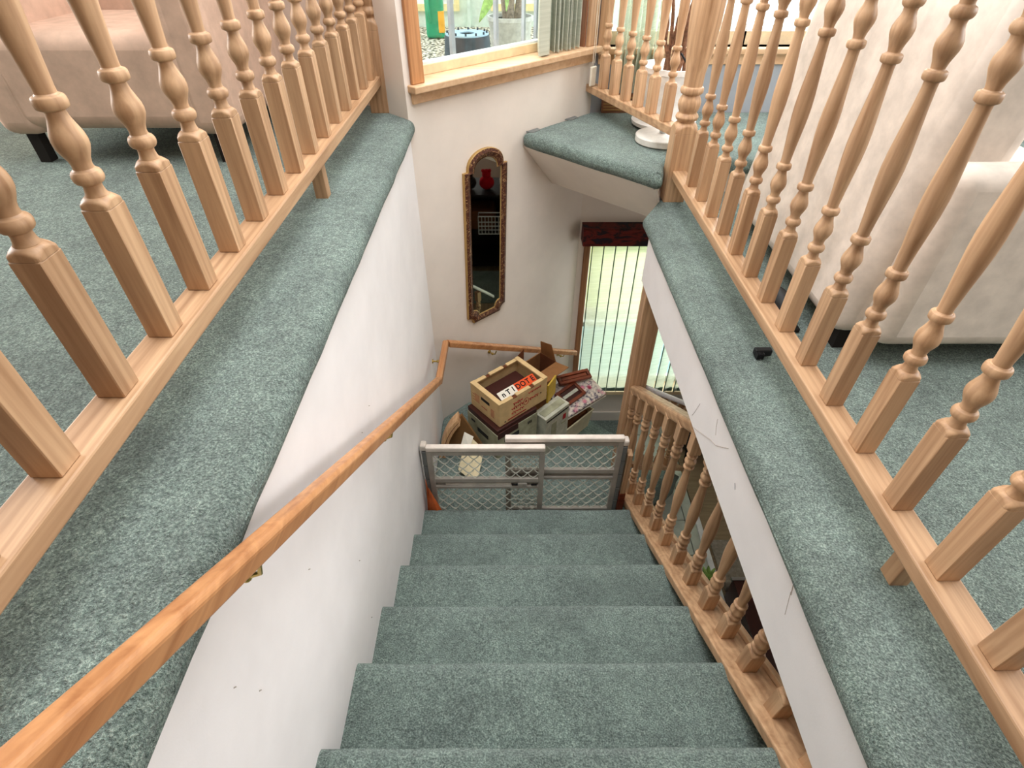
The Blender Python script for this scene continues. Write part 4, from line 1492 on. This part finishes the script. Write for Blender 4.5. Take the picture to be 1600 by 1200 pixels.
for i in range(5): MB().box(XC + .07, XC + .29, YC - .048, YC - .044, FP + .016 + .016 * i, FP + .022 + .016 * i).build('louvre', M['gold'], vt)
for i, (t, w_) in enumerate([(.765, .07), (1.09, .06)]):
    s_ = thing('carpet_scrap', W(t, .05, FP), ['small grey card lying at the tip of the carpeted platform', 'small grey card lying by the wall near the register'][i], 'card')
    mb = MB()
    mb.prism([W(t, .006, 0)[:2], W(t + .09, .006, 0)[:2], W(t + .08, .04, 0)[:2], W(t + .01, .045, 0)[:2]], FP - .002, FP + .003)
    mb.build('card', M['gate_dark'], s_)

# ------------------------------------------------------------------ right upper room
sf = thing('upholstered_armchair', (1.4, 1.9, FR), 'cream upholstered armchair with tall back close behind the right railing', 'armchair')
def soft(name, x0, x1, y0, y1, z0, z1, mat, par, bev=.06, lean=0):
    mb = MB()
    vs = [(x0, y0, z0), (x1, y0, z0), (x1, y1, z0), (x0, y1, z0), (x0 + lean, y0, z1), (x1 + lean, y0, z1), (x1 + lean, y1 - .05, z1), (x0 + lean, y1 - .05, z1)]
    mb.add(vs, [(3, 2, 1, 0), (4, 5, 6, 7), (0, 1, 5, 4), (1, 2, 6, 5), (2, 3, 7, 6), (3, 0, 4, 7)], True)
    return mb.build(name, mat, par, bevel=bev, seg=4)
soft('back', 1.02, 1.24, 1.42, 2.45, FR + .06, FR + 1.02, M['cream'], sf, .05, .10)
soft('seat', 1.22, 1.90, 1.42, 2.45, FR + .10, FR + .44, M['cream'], sf, .05)
soft('arm', 1.10, 1.90, 2.36, 2.54, FR + .08, FR + .62, M['cream'], sf, .05)
soft('arm', 1.10, 1.90, 1.32, 1.48, FR + .08, FR + .62, M['cream'], sf, .05)
for x, y in ((1.08, 1.46), (1.08, 2.38), (1.84, 1.46), (1.84, 2.38)):
    MB().box(x - .02, x + .02, y - .02, y + .02, FR + .001, FR + .10).build('leg', M['charcoal'], sf)
sh = thing('black_shoe', (.93, 1.62, FR), 'black shoe on the carpet behind the right balusters', 'shoe')
MB().ball((.945, 1.63, FR + .045), .045, .12, .045).build('upper', M['black'], sh)
MB().box(.905, .985, 1.52, 1.74, FR + .002, FR + .018).build('sole', M['charcoal'], sh, bevel=.006)
br = thing('black_brush', (.80, 1.36, FR), 'small black brush head lying under the right bottom rail', 'brush')
mb = MB()
for i in range(5): mb.box(.786 + .005 * i, .7885 + .005 * i, 1.372, 1.392, FR + .004, FR + .024)
mb.build('bristles', M['black'], br)
MB().box(.785, .84, 1.388, 1.410, FR + .004, FR + .028).build('handle', M['black'], br, bevel=.004)

# left upper room
AX, AY = -1.40, 2.42
lsf = thing('tan_armchair', (AX, AY, FL), 'tan upholstered armchair in the left room behind the balusters', 'armchair')
soft('seat', AX - .34, AX + .34, AY - .36, AY + .25, FL + .12, FL + .42, M['tan_fabric'], lsf, .05)
soft('back', AX - .40, AX + .40, AY + .20, AY + .42, FL + .12, FL + 1.0, M['tan_fabric'], lsf, .06)
soft('arm', AX - .42, AX - .26, AY - .36, AY + .40, FL + .10, FL + .60, M['tan_fabric'], lsf, .05)
soft('arm', AX + .26, AX + .42, AY - .36, AY + .40, FL + .10, FL + .60, M['tan_fabric'], lsf, .05)
for x, y in ((-.34, -.3), (-.34, .34), (.34, -.3), (.34, .34)):
    MB().box(AX + x - .02, AX + x + .02, AY + y - .02, AY + y + .02, FL + .001, FL + .13).build('leg', M['charcoal'], lsf)

# ------------------------------------------------------------------ main floor objects
bag = thing('black_bag', (1.56, 3.20, F0), 'black fabric bag with dark straps on the tiles by the wall', 'bag')
MB().ball((1.58, 3.22, F0 + .17), .16, .15, .17).build('body', M['black'], bag)
MB().tube([(1.48, 3.12, F0 + .28), (1.46, 3.06, F0 + .18), (1.46, 3.04, F0 + .05), (1.47, 3.03, F0 + .012)], .012, 8, flat=.6).build('strap', M['charcoal'], bag)
MB().tube([(1.62, 3.10, F0 + .26), (1.68, 3.05, F0 + .12), (1.66, 3.05, F0 + .03)], .016, 8).build('strap', M['dark_cardboard'], bag)
cab = thing('mahogany_cabinet', (1.85, 1.3, F0), 'dark red brown cabinet with thin metal edging below the stairs', 'cabinet')
MB().box(1.45, 2.1, .5, 1.86, F0 + .003, F0 + .24).build('body', M['mahogany'], cab, bevel=.004)
MB().box(1.44, 2.11, 1.845, 1.868, F0 + .225, F0 + .250).build('edge_strip', M['steel'], cab)
MB().box(1.60, 1.612, .5, 1.85, F0 + .24, F0 + .246).build('edge_strip', M['steel'], cab)
MB().box(1.64, 1.652, .5, 1.85, F0 + .24, F0 + .246).build('edge_strip', M['steel'], cab)
rg = thing('grey_rug', (1.8, 2.05, F0), 'grey rug with rolled edge on the brown floor', 'rug')
MB().box(1.47, 2.42, 1.90, 2.30, F0 + .003, F0 + .016).build('pile', M['rug_grey'], rg, bevel=.005)
MB().tube([(1.47, 1.93, F0 + .035), (2.0, 1.93, F0 + .035), (2.42, 1.93, F0 + .035)], .032, 12).build('rolled_edge', M['rug_grey'], rg)
gp = thing('small_plant', (1.36, 1.92, F0), 'small green leafy plant on the tile border', 'plant')
MB().lathe([(.04, .002), (.055, .08), (.058, .085)], 16, c=(1.345, 1.95, F0)).build('pot', M['pot_grey'], gp)
for i in range(9):
    a = i * .7
    leaf((1.345, 1.95, F0 + .08), (1.345 + .06 * math.cos(a), 1.95 + .06 * math.sin(a), F0 + .15), .014, gp)
# things across the room that the mirror shows
rg2 = thing('teal_rug', (2.9, 2.7, F0), 'dark teal rug in front of the black shelf across the lower room', 'rug')
MB().box(2.45, 3.2, 1.6, 3.5, F0 + .003, F0 + .012).build('pile', M['carpet'], rg2)
shf = thing('black_shelf', (3.4, 2.6, F0), 'black shelf unit loaded with toys across the lower room', 'shelf')
MB().box(3.2, 3.75, 1.7, 1.74, F0 + .003, F0 + 1.0).build('side_panel', M['charcoal'], shf)
MB().box(3.2, 3.75, 3.46, 3.50, F0 + .003, F0 + 1.0).build('side_panel', M['charcoal'], shf)
for z in (.08, .52, .98): MB().box(3.2, 3.75, 1.7, 3.5, F0 + z, F0 + z + .03).build('shelf_board', M['charcoal'], shf)
MB().box(3.73, 3.76, 1.7, 3.5, F0 + .003, F0 + 1.0).build('back_panel', M['charcoal'], shf)
wb = thing('wire_basket', (3.17, 2.88, F0 + .6), 'white wire basket hanging on the front of the black shelf', 'basket')
mb = MB()
for z in (.58, .68, .80):
    mb.tube([(3.08, 2.70, F0 + z), (3.08, 2.98, F0 + z), (3.19, 2.98, F0 + z), (3.19, 2.70, F0 + z)], .006, 6, closed=True)
for i in range(8): mb.tube([(3.08, 2.70 + .04 * i, F0 + .80), (3.08, 2.70 + .04 * i, F0 + .58)], .004, 5)
mb.build('wires', M['white_vinyl'], wb)
for i, (y, z, r_, mt, lab) in enumerate([(3.06, 1.12, .11, 'plush_white', 'white plush toy at one end of the black shelf'), (2.80, 1.18, .09, 'plush_red', 'red plush toy beside the white one on the shelf'), (2.36, 1.14, .12, 'plush_white', 'larger white plush toy in the middle of the shelf'), (2.59, 1.10, .09, 'charcoal', 'dark plush toy between the plush toys on the shelf')]):
    t_ = thing('plush_toy', (3.4, y, F0 + 1.01), lab, 'toy', 'toys on the black shelf')
    MB().ball((3.38, y, F0 + 1.01 + r_ * .9), r_ * .9, r_, r_ * .9).build('body', M[mt], t_)
    MB().ball((3.36, y, F0 + 1.01 + r_ * 2.1), r_ * .6).build('head', M[mt], t_)
    for s_ in (-1, 1): MB().ball((3.34, y + s_ * r_ * .45, F0 + 1.01 + r_ * 2.6), r_ * .22).build('ear', M[mt], t_)
for i, (ya, yb, mt, lab) in enumerate([(1.8, 2.4, 'navy', 'navy cloth bundle on the middle shelf'), (2.45, 2.9, 'dark_cardboard', 'brown bundle on the middle shelf'), (3.0, 3.4, 'blue_cloth', 'blue cloth bundle on the middle shelf')]):
    t_ = thing('cloth_bundle', (3.4, (ya + yb) / 2, F0 + .55), lab, 'cloth')
    MB().box(3.22, 3.6, ya, yb, F0 + .552, F0 + .80).build('folds', M[mt], t_, bevel=.06, seg=3)

# ------------------------------------------------------------------ scuffs and nails on the white faces
def scuff(pts, r_, par, mat='scuff', name='scuff_mark'):
    MB().tube(pts, r_, 4).build(name, M[mat], par)
cr_ = bpy.data.objects['ceiling_right']
XF = .6546
scuff([(XF, 1.373, 2.203), (XF, 1.32, 2.235), (XF, 1.227, 2.293), (XF, 1.19, 2.31), (XF, 1.15, 2.345), (XF, 1.113, 2.379)], .0011, cr_)
scuff([(XF, 1.416, 2.222), (XF, 1.40, 2.26), (XF, 1.382, 2.312)], .0008, cr_)
scuff([(XF, 1.233, 2.385), (XF, 1.225, 2.36), (XF, 1.211, 2.334)], .0010, cr_)
scuff([(XF, 1.015, 2.338), (XF, 1.002, 2.324)], .0009, cr_, 'black')
scuff([(XF, .650, 2.425), (XF, .640, 2.395)], .0016, cr_)
scuff([(XF, .645, 2.40), (XF, .632, 2.36), (XF, .623, 2.333)], .0009, cr_)
for y, z in ((1.287, 2.395), (1.172, 2.39), (.66, 2.477), (.896, 2.121), (.851, 1.852), (.385, 2.533), (.353, 2.636)):
    MB().tube([(XL, y, z), (XL + .002, y + .003, z - .003)], .0013, 6).build('nail_hole', M['gate_grey'], wl)
